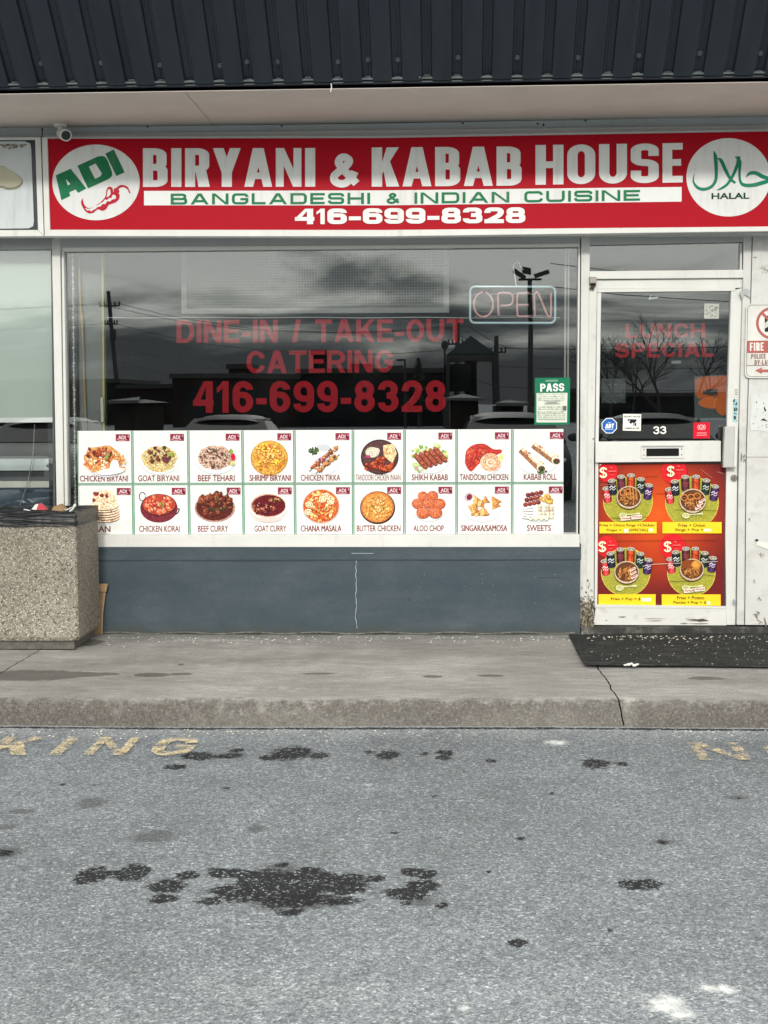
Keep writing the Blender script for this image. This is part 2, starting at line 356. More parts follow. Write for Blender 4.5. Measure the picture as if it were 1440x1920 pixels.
def origin_of(o):
    v = Vector((0, 0, 0))
    while o is not None: v += o.location; o = o.parent
    return v
def build(name, mb, mat, parent=None, bevel=0, smooth=False, attrs=None, label=None):
    me = bpy.data.meshes.new(name)
    off = origin_of(parent) if parent is not None else None
    loc = Vector((0, 0, 0))
    if parent is None:
        xs = [v.x for v in mb.v]; ys = [v.y for v in mb.v]; zs = [v.z for v in mb.v]
        loc = Vector(((min(xs) + max(xs)) / 2, (min(ys) + max(ys)) / 2, min(zs))); off = loc
    me.from_pydata([tuple(v - off) for v in mb.v], [], mb.f)
    for m in (mat if isinstance(mat, (list, tuple)) else [mat]): me.materials.append(m)
    me.polygons.foreach_set('material_index', mb.mi)
    if smooth: me.polygons.foreach_set('use_smooth', [True] * len(mb.f))
    if mb.c is not None:
        ca = me.color_attributes.new('Col', 'FLOAT_COLOR', 'POINT')
        ca.data.foreach_set('color', [x for c in mb.c for x in (*c, 1)])
    for k_, vals in (attrs or {}).items():
        a = me.attributes.new(k_, 'FLOAT', 'POINT'); a.data.foreach_set('value', vals)
    me.update()
    o = bpy.data.objects.new(name, me); COL.objects.link(o); o.location = loc if parent is None else (0, 0, 0)
    if parent is not None: o.parent = parent
    if bevel:
        b = o.modifiers.new('bevel', 'BEVEL'); b.width = bevel; b.segments = 2; b.limit_method = 'ANGLE'; b.angle_limit = R_(40)
    if label: o['label'] = label
    return o
def tag(o, label, cat, group=None, kind=None):
    if label: o['label'] = label
    if cat: o['category'] = cat
    if group: o['group'] = group
    if kind: o['kind'] = kind
    return o
def thing(name, loc, label, cat, group=None):
    o = bpy.data.objects.new(name, None); COL.objects.link(o); o.location = loc; o.empty_display_size = .1
    return tag(o, label, cat, group)
def copy_tree(o, parent=None):
    c = o.copy(); COL.objects.link(c)
    if parent is not None: c.parent = parent
    for ch in [x for x in o.children]: copy_tree(ch, c)
    return c

# ------------------------------------------------------------------ printing in photo pixels on an upright plane
STEP = 5e-5
class Print(MB):
    def __init__(s, Y): super().__init__(); s.Y = Y; s.k = 0; s.c = []
    def y(s): return s.Y - STEP * s.k
    def up(s, n=1): s.k += n
    def poly(s, pts, col):
        a = sum(pts[i][0] * pts[(i + 1) % len(pts)][1] - pts[(i + 1) % len(pts)][0] * pts[i][1] for i in range(len(pts)))
        if a > 0: pts = pts[::-1]
        yy = s.y(); c = lin(col) if max(col) > 1 else col
        s.face([P(x, y, yy) for x, y in pts]); s.c += [c] * len(pts); s.up()
    def quads(s, strip, col):
        """strip = [(left point, right point), ...]"""
        yy = s.y(); c = lin(col) if max(col) > 1 else col
        i = len(s.v)
        m = len(strip) - 1
        for j, (a, b) in enumerate(strip):
            y2 = yy - STEP * 2.5 * j / m; s.v += [P(a[0], a[1], y2), P(b[0], b[1], y2)]; s.c += [c, c]
        for j in range(len(strip) - 1):
            s.f.append([i + 2 * j, i + 2 * j + 1, i + 2 * j + 3, i + 2 * j + 2]); s.mi.append(0)
        s.up(3)
    def rect(s, x0, y0, x1, y1, col): s.poly([(x0, y0), (x1, y0), (x1, y1), (x0, y1)], col)
    def ell(s, cx, cy, rx, ry, col, n=28, rot=0, jit=0, rng=random):
        pts = []
        for i in range(n):
            a = 2 * math.pi * i / n; q = 1 + (rng.random() - .5) * 2 * jit
            x, y = rx * math.cos(a) * q, ry * math.sin(a) * q
            pts.append((cx + x * math.cos(rot) - y * math.sin(rot), cy + x * math.sin(rot) + y * math.cos(rot)))
        s.poly(pts, col)
    def line(s, pts, w, col):
        """polyline in px with width w or per point widths"""
        n = len(pts); st = []
        for i in range(n):
            a = pts[max(i - 1, 0)]; b = pts[min(i + 1, n - 1)]; dx, dy = b[0] - a[0], b[1] - a[1]; l = math.hypot(dx, dy) or 1
            ww = (w if isinstance(w, (int, float)) else w[i]) / 2
            st.append(((pts[i][0] - dy / l * ww, pts[i][1] + dx / l * ww), (pts[i][0] + dy / l * ww, pts[i][1] - dx / l * ww)))
        s.quads(st, col)
    def blobs(s, cx, cy, rx, ry, n, cols, r0, r1, rng, asp=(.5, 1), inside=None):
        for _ in range(n):
            while True:
                a, b = rng.uniform(-1, 1), rng.uniform(-1, 1)
                if a * a + b * b < 1: break
            r = rng.uniform(r0, r1)
            s.ell(cx + a * rx, cy + b * ry, r, r * rng.uniform(*asp), rng.choice(cols), 7, rng.uniform(0, 3.14), .2, rng)

def smooth_path(pts, sub=6):
    n = len(pts); out = []
    for i in range(n - 1):
        p0, p1, p2, p3 = pts[max(i - 1, 0)], pts[i], pts[i + 1], pts[min(i + 2, n - 1)]
        for k in range(sub):
            t = k / sub
            out.append(tuple(.5 * (2 * b + (c - a) * t + (2 * a - 5 * b + 4 * c - d) * t * t + (3 * b - a - 3 * c + d) * t ** 3) for a, b, c, d in zip(p0, p1, p2, p3)))
    out.append(tuple(pts[-1])); return out

# --- a stroke alphabet: each glyph is strokes on the box [0,1]^2 and straight-cut polygons; the pen has its own width and height
def fillet(pts, closed, ru, rv):
    n = len(pts); out = []
    for i, p in enumerate(pts):
        r = p[2] if len(p) > 2 else 0
        if not r or (not closed and i in (0, n - 1)): out.append((p[0], p[1])); continue
        a = pts[i - 1]; b = pts[(i + 1) % n]; ends = []
        for q in (a, b):
            dx, dy = q[0] - p[0], q[1] - p[1]
            t = min(ru * r / abs(dx) if dx else 9, rv * r / abs(dy) if dy else 9, .5 if (len(q) > 2 and q[2]) else 1)
            ends.append((p[0] + dx * t, p[1] + dy * t))
        (ax, ay), (bx, by) = ends; kk = .5523
        c1 = (ax + (p[0] - ax) * kk, ay + (p[1] - ay) * kk); c2 = (bx + (p[0] - bx) * kk, by + (p[1] - by) * kk)
        for j in range(9):
            t = j / 8; u = 1 - t
            out.append(tuple(u ** 3 * A + 3 * u * u * t * B + 3 * u * t * t * C + t ** 3 * D for A, B, C, D in zip((ax, ay), c1, c2, (bx, by))))
    clean = [out[0]]
    for q in out[1:]:
        if math.hypot(q[0] - clean[-1][0], q[1] - clean[-1][1]) > 1e-5: clean.append(q)
    return clean
def glyph(ch, w, h, tx, ty, ru, rv):
    """-> list of strips [(left,right)...] and list of polygons, in box w x h, y up"""
    st = []; po = []
    def X(u): return tx / 2 + u * (w - tx)
    def Yv(v): return ty / 2 + v * (h - ty)
    def stroke(pts, closed=False, hv=1.0, smooth=False):
        q = smooth_path(pts, 6) if smooth else fillet(pts, closed, ru, rv * hv)
        p = [(X(u) / tx, Yv(v) / ty) for u, v in q]; n = len(p); strip = []
        idx = list(range(n)) + ([0] if closed else [])
        for i in idx:
            if closed: a, b = p[i - 1], p[(i + 1) % n]
            else: a, b = p[max(i - 1, 0)], p[min(i + 1, n - 1)]
            d1 = (p[i][0] - a[0], p[i][1] - a[1]); d2 = (b[0] - p[i][0], b[1] - p[i][1])
            l1 = math.hypot(*d1) or 1e-9; l2 = math.hypot(*d2) or 1e-9
            if not closed and i == 0: d1 = d2; l1 = l2
            if not closed and i == n - 1: d2 = d1; l2 = l1
            n1 = (-d1[1] / l1, d1[0] / l1); n2 = (-d2[1] / l2, d2[0] / l2)
            mx_, my_ = n1[0] + n2[0], n1[1] + n2[1]; dd = 1 + n1[0] * n2[0] + n1[1] * n2[1]
            dd = max(dd, .35); ox, oy = mx_ / dd * .5, my_ / dd * .5
            strip.append((((p[i][0] + ox) * tx, (p[i][1] + oy) * ty), ((p[i][0] - ox) * tx, (p[i][1] - oy) * ty)))
        st.append(strip)
    def R(x0, y0, x1, y1): po.append([(x0, y0), (x1, y0), (x1, y1), (x0, y1)])
    a = tx * 1.06; c = 1
    if ch == 'O' or ch == '0': stroke([(0, 0, c), (0, 1, c), (1, 1, c), (1, 0, c)], True)
    elif ch == 'C': stroke([(1, .70), (1, 1, c), (0, 1, c), (0, 0, c), (1, 0, c), (1, .30)])
    elif ch == 'G': stroke([(1, .72), (1, 1, c), (0, 1, c), (0, 0, c), (1, 0, c), (1, .47), (.52, .47)])
    elif ch == 'S': stroke([(1, .72), (1, 1, c), (0, 1, c), (0, .52, c), (1, .52, c), (1, 0, c), (0, 0, c), (0, .28)], hv=.5)
    elif ch == 'U': stroke([(0, 1 + ty / 2 / (h - ty)), (0, 0, c), (1, 0, c), (1, 1 + ty / 2 / (h - ty))])
    elif ch == 'D': stroke([(0, 0), (0, 1), (1, 1, c), (1, 0, c)], True)
    elif ch == 'B': stroke([(0, .51), (0, 1), (.93, 1, c), (.93, .51, c)], True, .5); stroke([(0, 0), (0, .51), (1, .51, c), (1, 0, c)], True, .5)
    elif ch in 'PR':
        R(0, 0, tx, h); stroke([(0, 1), (1, 1, c), (1, .45, c), (0, .45)], hv=.5)
        if ch == 'R': po.append([(w * .42, h * .46), (w - a, 0), (w + tx * .06, 0), (w * .42 + a, h * .46)])
    elif ch == 'A':
        x1 = w / 2; a *= .82 if tx / w > .3 else 1
        po.append([(0, 0), (a, 0), (x1 + a * .55, h), (x1 - a * .62, h)]); po.append([(w - a, 0), (w, 0), (x1 + a * .62, h), (x1 - a * .55, h)])
        R(w * .22, h * .2, w * .78, h * .2 + ty)
    elif ch == 'N':
        hv = tx / w > .3; t2 = tx * (.78 if hv else 1); a = t2 * (1.05 if hv else 1.15)
        R(0, 0, t2, h); R(w - t2, 0, w, h); po.append([(w - a, 0), (w, 0), (a, h), (0, h)])
    elif ch == 'M': R(0, 0, tx, h); R(w - tx, 0, w, h); po.append([(w / 2 - a * .5, 0), (w / 2 + a * .5, 0), (a * .95, h), (0, h)]); po.append([(w / 2 - a * .5, 0), (w / 2 + a * .5, 0), (w, h), (w - a * .95, h)])
    elif ch == 'W':
        for q in ((0, .27), (.5, .27), (.5, .73), (1, .73)):
            b0 = q[1] * w; t0 = q[0] * (w - a) + a / 2; po.append([(b0 - a / 2, 0), (b0 + a / 2, 0), (t0 + a / 2, h), (t0 - a / 2, h)])
    elif ch == 'K':
        R(0, 0, tx, h); po.append([(tx * .9, h * .28), (tx * .9, h * .54), (w - a * 1.1, h), (w, h)]); po.append([(w - a * 1.12, 0), (w + tx * .04, 0), (tx + (w - tx) * .45, h * .66), (tx + (w - tx) * .06, h * .46)])
    elif ch == 'Y':
        R(w / 2 - tx / 2, 0, w / 2 + tx / 2, h * .43); po.append([(w / 2 - tx / 2, h * .36), (w / 2 + tx / 2, h * .42), (a, h), (0, h)]); po.append([(w / 2 - tx / 2, h * .42), (w / 2 + tx / 2, h * .36), (w, h), (w - a, h)])
    elif ch == 'V': po.append([(w / 2 - a / 2, 0), (w / 2 + a / 2, 0), (a, h), (0, h)]); po.append([(w / 2 - a / 2, 0), (w / 2 + a / 2, 0), (w, h), (w - a, h)])
    elif ch == 'I': R(0, 0, w, h)
    elif ch == 'L': R(0, 0, tx, h); R(tx, 0, w, ty)
    elif ch == 'T': R(w / 2 - tx / 2, 0, w / 2 + tx / 2, h - ty); R(0, h - ty, w, h)
    elif ch == 'H': R(0, 0, tx, h); R(w - tx, 0, w, h); R(tx, h * .5 - ty / 2, w - tx, h * .5 + ty / 2)
    elif ch == 'E': R(0, 0, tx, h); R(tx, 0, w, ty); R(tx, h - ty, w, h); R(tx, h * .51 - ty / 2, w * .92, h * .51 + ty / 2)
    elif ch == 'F': R(0, 0, tx, h); R(tx, h - ty, w, h); R(tx, h * .5 - ty / 2, w * .9, h * .5 + ty / 2)
    elif ch == '-': R(0, h * .36 - ty * .5, w, h * .36 + ty * .5)
    elif ch == '/': po.append([(0, 0), (tx, 0), (w, h), (w - tx, h)])
    elif ch == '8': stroke([(.05, .52, c), (.05, 1, c), (.95, 1, c), (.95, .52, c)], True, .5); stroke([(0, 0, c), (0, .52, c), (1, .52, c), (1, 0, c)], True, .5)
    elif ch == '6': stroke([(1, .78), (1, 1, c), (0, 1, c), (0, 0, c), (1, 0, c), (1, .58, c), (0, .58, .9)], hv=.6)
    elif ch == '9': stroke([(0, .22), (0, 0, c), (1, 0, c), (1, 1, c), (0, 1, c), (0, .42, c), (1, .42, .9)], hv=.6)
    elif ch == '3': stroke([(0, .76), (0, 1, c), (.95, 1, c), (.95, .53, c), (.38, .53)], hv=.5); stroke([(.38, .53), (1, .53, c), (1, 0, c), (0, 0, c), (0, .25)], hv=.5)
    elif ch == '2': stroke([(0, .7), (0, 1, c), (1, 1, c), (1, .56, c), (.03, 0)], hv=.55); R(0, 0, w, ty)
    elif ch == '1': R(w * .45, 0, w * .45 + tx, h); po.append([(w * .0, h * .62), (w * .45, h * .78), (w * .45 + tx * .5, h), (w * .45, h), (w * .25, h * .88), (0, h * .80)])
    elif ch == '4': R(w * .62, 0, w * .62 + tx, h); R(0, h * .22, w, h * .22 + ty); po.append([(0, h * .22 + ty * .6), (tx * .9, h * .22 + ty * .6), (w * .62 + tx * .35, h), (w * .62 - tx * .3, h)])
    elif ch == '&': stroke([(1, 0), (.6, .38), (.30, .70), (.24, .86), (.36, 1), (.54, 1), (.68, .88), (.6, .72), (.3, .5), (.06, .3), (.08, .1), (.3, 0), (.55, .03), (.8, .25), (.92, .46)], smooth=True)
    return st, po
WID = {'I': .0, '1': .55, '-': .5, '/': .5, 'M': 1.25, 'W': 1.35, 'E': .88, 'F': .85, 'L': .84, 'T': .95, 'A': 1.1, 'Y': 1.08, 'K': 1.05, ' ': .45, '&': 1.15, 'S': .97, 'P': .95}
def text(pr, s, quad, col, tx, ty, ru=.5, rv=.5, gap=.12, wid=None, space=None):
    """quad: TL, TR, BR, BL in px; tx, ty: pen size in px; letters are fitted to the quad"""
    TL, TR, BR, BL = quad
    Wd = (math.dist(TL, TR) + math.dist(BL, BR)) / 2; H = (math.dist(TL, BL) + math.dist(TR, BR)) / 2
    wd = dict(WID); wd.update(wid or {})
    g = gap * H; fixed = g * (len(s) - 1); flex = 0
    for ch in s:
        if ch == 'I': fixed += tx
        elif ch == ' ' and space is not None: fixed += space * H
        else: flex += wd.get(ch, 1)
    unit = (Wd - fixed) / flex if flex else 0
    def mp_(x, y):
        u = x / Wd; v = 1 - y / H
        return (TL[0] * (1 - u) * (1 - v) + TR[0] * u * (1 - v) + BR[0] * u * v + BL[0] * (1 - u) * v,
                TL[1] * (1 - u) * (1 - v) + TR[1] * u * (1 - v) + BR[1] * u * v + BL[1] * (1 - u) * v)
    x = 0; k0 = pr.k; kmax = 0
    for ch in s:
        w = tx if ch == 'I' else (space * H if ch == ' ' and space is not None else wd.get(ch, 1) * unit)
        if ch != ' ':
            pr.k = k0; st, po = glyph(ch, w, H, min(tx, w * .48) if ch not in 'I-/' else tx, ty, ru, rv)
            for sp in st: pr.quads([(mp_(a[0] + x, a[1]), mp_(b[0] + x, b[1])) for a, b in sp], col)
            for q in po: pr.poly([mp_(a + x, b) for a, b in q], col)
            kmax = max(kmax, pr.k)
        x += w + g
    pr.k = kmax
FCACHE = {}
def font_mesh(s, off):
    if (s, off) not in FCACHE:
        c = bpy.data.curves.new('t', 'FONT'); c.body = s; c.offset = off; c.resolution_u = 3
        o = bpy.data.objects.new('t', c); COL.objects.link(o); bpy.context.view_layer.update()
        me = o.evaluated_get(bpy.context.evaluated_depsgraph_get()).to_mesh()
        FCACHE[(s, off)] = ([(v.co.x, v.co.y) for v in me.vertices], [list(p.vertices) for p in me.polygons])
        bpy.data.objects.remove(o); bpy.data.curves.remove(c)
    return FCACHE[(s, off)]
def ftext(pr, s, x0, y0, x1, y1, col, off=.012, slope=0):
    """built-in font fitted in the px box; slope: px of y per px of x"""
    vs, fs = font_mesh(s, off)
    if not vs: return
    ax, bx = min(v[0] for v in vs), max(v[0] for v in vs); ay, by = min(v[1] for v in vs), max(v[1] for v in vs)
    i = len(pr.v); yy = pr.y(); c = lin(col)
    for v in vs:
        px = x0 + (v[0] - ax) / (bx - ax) * (x1 - x0); py = y1 - (v[1] - ay) / (by - ay) * (y1 - y0) + slope * (px - x0)
        pr.v.append(P(px, py, yy)); pr.c.append(c)
    for f in fs: pr.f.append([a + i for a in f]); pr.mi.append(0)
    pr.up()
# ================================================================== GROUND
def ellipse_field(gx, gy, ells):
    best = -1.0
    for cx, cy, rx, ry, st in ells:
        if abs(gx - cx) > 2.2 * rx or abs(gy - cy) > 2.2 * ry: continue
        d = math.hypot((gx - cx) / rx, (gy - cy) / ry); v = (1 - d) * 1.0 if d > 1 else (1 - d) * 1.6
        v = min(v, 1.0) - (1 - st)
        if v > best: best = v
    return best
def gell(lst, Z=0.0):
    out = []
    for q in lst:
        cx, cy, rx, ry = q[:4]; st = q[4] if len(q) > 4 else 1
        c = G(cx, cy, Z); a = G(cx + rx, cy, Z); t = G(cx, cy - ry, Z); b = G(cx, cy + ry, Z)
        out.append((c.x, (t.y + b.y) / 2, abs(a.x - c.x), abs(t.y - b.y) / 2, st))
    return out
OIL_AND_SHADE = gell([(372, 1417, 35, 8), (430, 1416, 28, 6), (445, 1406, 14, 4), (545, 1412, 40, 14), (520, 1420, 40, 6), (598, 1417, 18, 7), (330, 1437, 21, 6), (4, 1601, 24, 6),
    (728, 1416, 22, 9), (692, 1410, 10, 4), (835, 1412, 17, 6), (832, 1421, 16, 5), (795, 1414, 9, 4), (920, 1428, 10, 4), (1115, 1432, 29, 9), (1168, 1433, 9, 4),
    (172, 1643, 34, 17), (250, 1638, 35, 16), (212, 1638, 18, 6), (352, 1642, 22, 8), (315, 1663, 36, 14), (305, 1686, 26, 9), (425, 1638, 40, 11), (465, 1642, 30, 10),
    (530, 1660, 105, 28), (545, 1682, 72, 24), (450, 1672, 54, 20), (590, 1655, 70, 22), (640, 1662, 55, 16), (660, 1645, 30, 9), (580, 1632, 22, 8), (530, 1622, 12, 6, .8), (705, 1648, 19, 7),
    (640, 1690, 60, 12, .62), (540, 1710, 40, 10, .6), (400, 1690, 40, 10, .6),
    (770, 1634, 20, 9), (800, 1638, 22, 10), (790, 1664, 34, 13), (755, 1674, 36, 10), (770, 1678, 50, 14, .75), (827, 1698, 13, 6), (760, 1695, 14, 5, .8), (914, 1634, 9, 4, .8),
    (1180, 1658, 22, 11), (1215, 1658, 26, 12), (970, 1770, 21, 8), (1242, 1577, 13, 5, .7), (975, 1570, 10, 4, .6),
    (425, 1478, 9, 4, .8), (118, 1471, 10, 3, .7), (180, 1473, 10, 3, .6), (1145, 1745, 12, 4, .65),
    *[(60 + 105 * i, 1363.6 + i * .4, 90, 2.0, .95 - .2 * (i % 3 == 1)) for i in range(14)], (816, 1492, 9, 3, .75), (1190, 1499, 8, 3, .7), (1035, 1487, 9, 4, .7), (740, 1561, 16, 4, .5), (1388, 1496, 8, 2.5, .7)])  # the row of thin ellipses paints contact shade along the kerb foot
SMU = gell([(295, 1567, 40, 13), (285, 1572, 60, 16, .8), (170, 1508, 34, 13), (480, 1555, 24, 8), (1245, 1577, 26, 7), (10, 1600, 40, 14), (525, 1630, 60, 14, .8), (1380, 1495, 30, 5), (560, 1690, 130, 22, .9), (790, 1690, 50, 14, .8), (8, 1552, 30, 7), (40, 1523, 34, 6)])
PALE = gell([(1250, 1885, 38, 20), (1275, 1905, 26, 10), (1357, 1857, 26, 9), (1330, 1856, 20, 8), (1045, 1394, 24, 5), (868, 1892, 14, 6, .8), (690, 1471, 12, 3, .7)])
def sheet(name, xs, ys, zf, mat, fields=None):
    mb = MB(); nx = len(xs); at = {k_: [] for k_ in (fields or {})}
    for y in ys:
        for x in xs:
            mb.v.append(Vector((x, y, zf(x, y))))
            for k_, f in (fields or {}).items(): at[k_].append(f(x, y))
    for j in range(len(ys) - 1):
        for i in range(nx - 1):
            mb.f.append([j * nx + i, j * nx + i + 1, (j + 1) * nx + i + 1, (j + 1) * nx + i]); mb.mi.append(0)
    return build(name, mb, mat, smooth=True, attrs=at)
def span(a, b, st):
    n = max(1, round((b - a) / st)); return [a + (b - a) * i / n for i in range(n + 1)]
gx = [-400, -150, -60, -25, -12, -6, -4] + span(-3.2, 3.2, .022) + [4, 6, 12, 25, 60, 150, 400]
gy = [-500, -250, -120, -60, -30, -15, -9] + span(-6.4, -1.85, .022) + [-1, 0, 8]
near = lambda x, y: -3.3 < x < 3.3 and -6.5 < y < -1.8
KY0 = G(720, 1362).y
lot = sheet('parking_lot', gx, gy, lambda x, y: (.004 * math.sin(x * 1.7) * math.sin(y * 2.1)) if near(x, y) else 0, m_asphalt,
      {'oil': lambda x, y: ellipse_field(x, y, OIL_AND_SHADE) if near(x, y) else -1, 'pale': lambda x, y: ellipse_field(x, y, PALE) if near(x, y) else -1, 'dust': lambda x, y: (max(0, 1 - (KY0 - y) / .42) * .75 + max(0, min(.28, (-4.7 - y) / 2.2))) if near(x, y) else 0, 'smudge': lambda x, y: ellipse_field(x, y, SMU) if near(x, y) else -1})
tag(lot, 'grey salted asphalt parking lot with black oil stains', 'parking lot', kind='structure')

# sidewalk: three concrete slabs with a kerb, cut by jagged joints
KY = G(720, 1362).y                                   # the kerb's foot
prof = [(0.02, .15), (-.25, .149)] + [(y, .149 - .018 * (-y - .25) / 1.6) for y in span(-1.82, -.30, .04)[::-1]] + \
       [(KY + .075, .129), (KY + .05, .126), (KY + .032, .118), (KY + .02, .104), (KY + .012, .08), (KY + .006, .05), (KY, .02), (KY - .004, -.02)]
def polyx(pts):
    pts = sorted((G(px, py, z).y, G(px, py, z).x) for px, py, z in pts)
    def f(y):
        if y <= pts[0][0]: return pts[0][1]
        for (a, b), (c, d) in zip(pts, pts[1:]):
            if y <= c: return b + (d - b) * (y - a) / (c - a)
        return pts[-1][1]
    return f
crackA = polyx([(-60, 1290, .14), (8, 1258, .14), (72, 1218, .15), (120, 1190, .15)])
crackB = polyx([(1105, 1225, .15), (1120, 1246, .15), (1128, 1258, .15), (1139, 1274, .14), (1150, 1296, .14), (1162, 1313, .13), (1168, 1322, .13), (1169, 1335, .1), (1172, 1346, .06), (1178, 1366, .0)])
WET_AND_SHADE = gell([(60, 1266, 110, 10), (150, 1264, 55, 5), (200, 1263, 30, 3, .9), (285, 1264, 40, 5, .85), (340, 1262, 30, 2.5, .8), (1320, 1270, 40, 4, .75), (1345, 1271, 20, 2.5, .9), (340, 1245, 10, 2, .9), (600, 1262, 50, 2.5, .7), (810, 1268, 30, 3, .75), (920, 1266, 40, 3, .7),
    (160, 1207, 40, 7, .8), (700, 1189, 700, 7, .92)], .14)  # these two paint contact shade: beside the bin, along the wall foot
SALT = gell([(520, 1312, 520, 4, .7), (300, 1315, 50, 4, .8), (1000, 1313, 300, 4, .65), (1250, 1318, 150, 4, .75), (1180, 1310, 30, 7, .8), (500, 1290, 300, 12, .45), (90, 1222, 60, 4, .8), (640, 1197, 420, 5, .6), (400, 1205, 200, 6, .6)], .135)
sw = MB(); at = {'kerb': [], 'oil': [], 'pale': []}
rs = random.Random(3)
jag = [rs.uniform(-.004, .004) for _ in prof]
edges = [(lambda y: -14.0, crackA), (crackA, crackB), (crackB, lambda y: 12.0)]
for si, (fa, fb) in enumerate(edges):
    n = 150 if si == 1 else 70; i0 = len(sw.v)
    for j, (y, z) in enumerate(prof):
        xa = fa(y) + (.0035 if si else 0) + jag[j]; xb = fb(y) - (.0035 if si < 2 else 0) + jag[j]
        for i in range(n + 1):
            t = i / n
            if si == 0: t = 1 - (1 - t) ** 3
            if si == 2: t = t ** 3
            x = xa + (xb - xa) * t
            w = .006 * math.sin(x * 2.3 + 1) + .004 * math.sin(x * 7.1) if j > len(prof) - 9 else 0
            dz = (.003 * math.sin(x * 3 + y * 4) if j > 2 else 0) - (.006 * max(0, math.sin(x * 5.3) * math.sin(x * 1.7)) if len(prof) - 8 < j < len(prof) - 4 else 0)
            sw.v.append(Vector((x, y + w, z + dz)))
            at['kerb'].append(max(0, min(1, (KY + .11 - y) / .11)) * .96 - .02 + .05 * math.sin(x * 1.9))
            at['oil'].append(ellipse_field(x, y, WET_AND_SHADE) if abs(x) < 3.4 else -1); at['pale'].append(ellipse_field(x, y, SALT) if abs(x) < 3.4 else -.3)
    for j in range(len(prof) - 1):
        for i in range(n):
            a = i0 + j * (n + 1) + i; sw.f.append([a, a + n + 1, a + n + 2, a + 1]); sw.mi.append(0)
sw_o = build('sidewalk', sw, m_conc, smooth=True, attrs=at)
tag(sw_o, 'worn concrete sidewalk and kerb in front of the shop', 'sidewalk', kind='structure')
dk = MB(); dk.box(-14, 12, KY + .07, 0, .01, .075); tag(build('sidewalk_base', dk, m_roomdark), 'dark gravel bed showing in the sidewalk joints', 'sidewalk base', kind='structure')

# painted letters on the asphalt
def road_text(name, s, x0, y0, x1, y1, label, tx, ty, extra=None):
    mb = MB(); mb.k = 0
    class RP:
        k = 0
        def quads(q, strip, col):
            i = len(mb.v); z = .0085 + q.k * .00005
            for a, b in strip: mb.v += [Vector((*a, z)), Vector((*b, z))]
            for j in range(len(strip) - 1): mb.f.append([i + 2 * j, i + 2 * j + 1, i + 2 * j + 3, i + 2 * j + 2]); mb.mi.append(0)
            q.k += 1
        def poly(q, pts, col): mb.face([(x, y, .0085 + q.k * .00005) for x, y in pts]); q.k += 1
    text(RP(), s, [(x0, y1), (x1, y1), (x1, y0), (x0, y0)], None, tx, ty, .45, .35, .28)
    return tag(build(name, mb, m_yellow if s == 'PARKING' else m_yellow_faint), label, 'road marking', kind='structure')
yb, yt = G(200, 1419).y, G(200, 1385).y
road_text('road_markings', 'PARKING', G(354, 1419).x - 1.84, yb, G(354, 1419).x, yt, 'worn yellow painted letters on the asphalt before the kerb', .058, .07)
yb2, yt2 = G(1380, 1428).y, G(1300, 1395).y
road_text('road_markings', 'NO', G(1312, 1428).x, yb2, G(1312, 1428).x + .56, yt2, 'faded yellow letters at the kerb before the door', .05, .06)

# ================================================================== BUILDING SHELL
x_l, x_r = -6.0, 6.0
bl = thing('shop_building', (0, 2, .15), 'dim shop interior walls and roof behind the storefront glass', 'building')
def part(name, mat, parent, *boxes, bevel=0):
    mb = MB()
    for b in boxes: mb.box(*b)
    return build(name, mb, mat, parent, bevel)
xd = P(100, 700, 0).x
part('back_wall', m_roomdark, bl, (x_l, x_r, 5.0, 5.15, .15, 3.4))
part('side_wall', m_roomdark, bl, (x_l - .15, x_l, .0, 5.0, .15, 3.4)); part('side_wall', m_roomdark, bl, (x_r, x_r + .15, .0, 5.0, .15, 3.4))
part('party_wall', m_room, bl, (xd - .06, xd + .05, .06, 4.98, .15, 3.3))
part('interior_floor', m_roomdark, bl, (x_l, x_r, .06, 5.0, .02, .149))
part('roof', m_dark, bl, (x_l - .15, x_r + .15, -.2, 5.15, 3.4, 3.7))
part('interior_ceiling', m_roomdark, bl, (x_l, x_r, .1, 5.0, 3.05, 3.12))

# grey beam over the signs (top follows the soffit)
YB = -.20
mb = MB(); mb.slab([(-900, 250), (720, 231), (2300, 202), (2300, 235), (1440, 250), (720, 264), (80, 265), (-900, 275)], YB, .2)
beam = build('header_beam', mb, m_beam, bevel=.004)
tag(beam, 'long grey metal header beam between soffit and red sign', 'beam')
mb = MB()
for px, py in ((79, 243), (277, 237), (528, 236), (868, 231), (1008, 232), (1019, 234), (1098, 226), (1250, 219)): mb.ball(P(px, py, YB - .002), .007, (1, .5, 1), 8, 4)
build('screw', mb, m_dark, beam)
mb = MB(); mb.slab([(78, 240), (80, 240), (80, 257), (78, 257)], YB - .001, .004); build('seam', mb, m_dark, beam)
# ---- overhang: soffit, dark corrugated skirt that flares outwards
zs = P(720, 231, YB).z + .005
YF = -1.18
can = thing('roof_canopy', (0, -1.0, zs), 'dark slate corrugated metal canopy over the shop front with beige soffit', 'canopy')
def edgez(px, py): return P(px, py, YF).z
mb = MB(); mb.box(-7, 7, YF + .012, YB + .1, zs, zs + .03)
build('soffit', mb, m_soffit, can, bevel=.003)
mb = MB()
for x in (P(400, 225, YB).x - 3.66, P(400, 225, YB).x, P(400, 225, YB).x + 3.66): mb.box(x - .002, x + .002, YF + .01, YB, zs - .0015, zs + .001)
build('soffit_joint', mb, plain('soffit_joint_filler', (.40, .35, .31), .9), can)
zt = edgez(720, 148)                               # foot of the cladding
part('edge_gap', m_black, can, (-7, 7, YF + .012, YF + .05, zs + .004, zt + .05))
part('drip_trim', m_clad, can, (-7, 7, YF - .025, YF + .012, zs + .020, zt - .012), bevel=.004)
mb = MB(); mb.box(-7, 7, YF - .045, YF + .01, zt - .0115, zt - .002); build('highlight_lip', mb, m_cladtrim, can)  # paler lip: the highlight along the trim is put into its colour
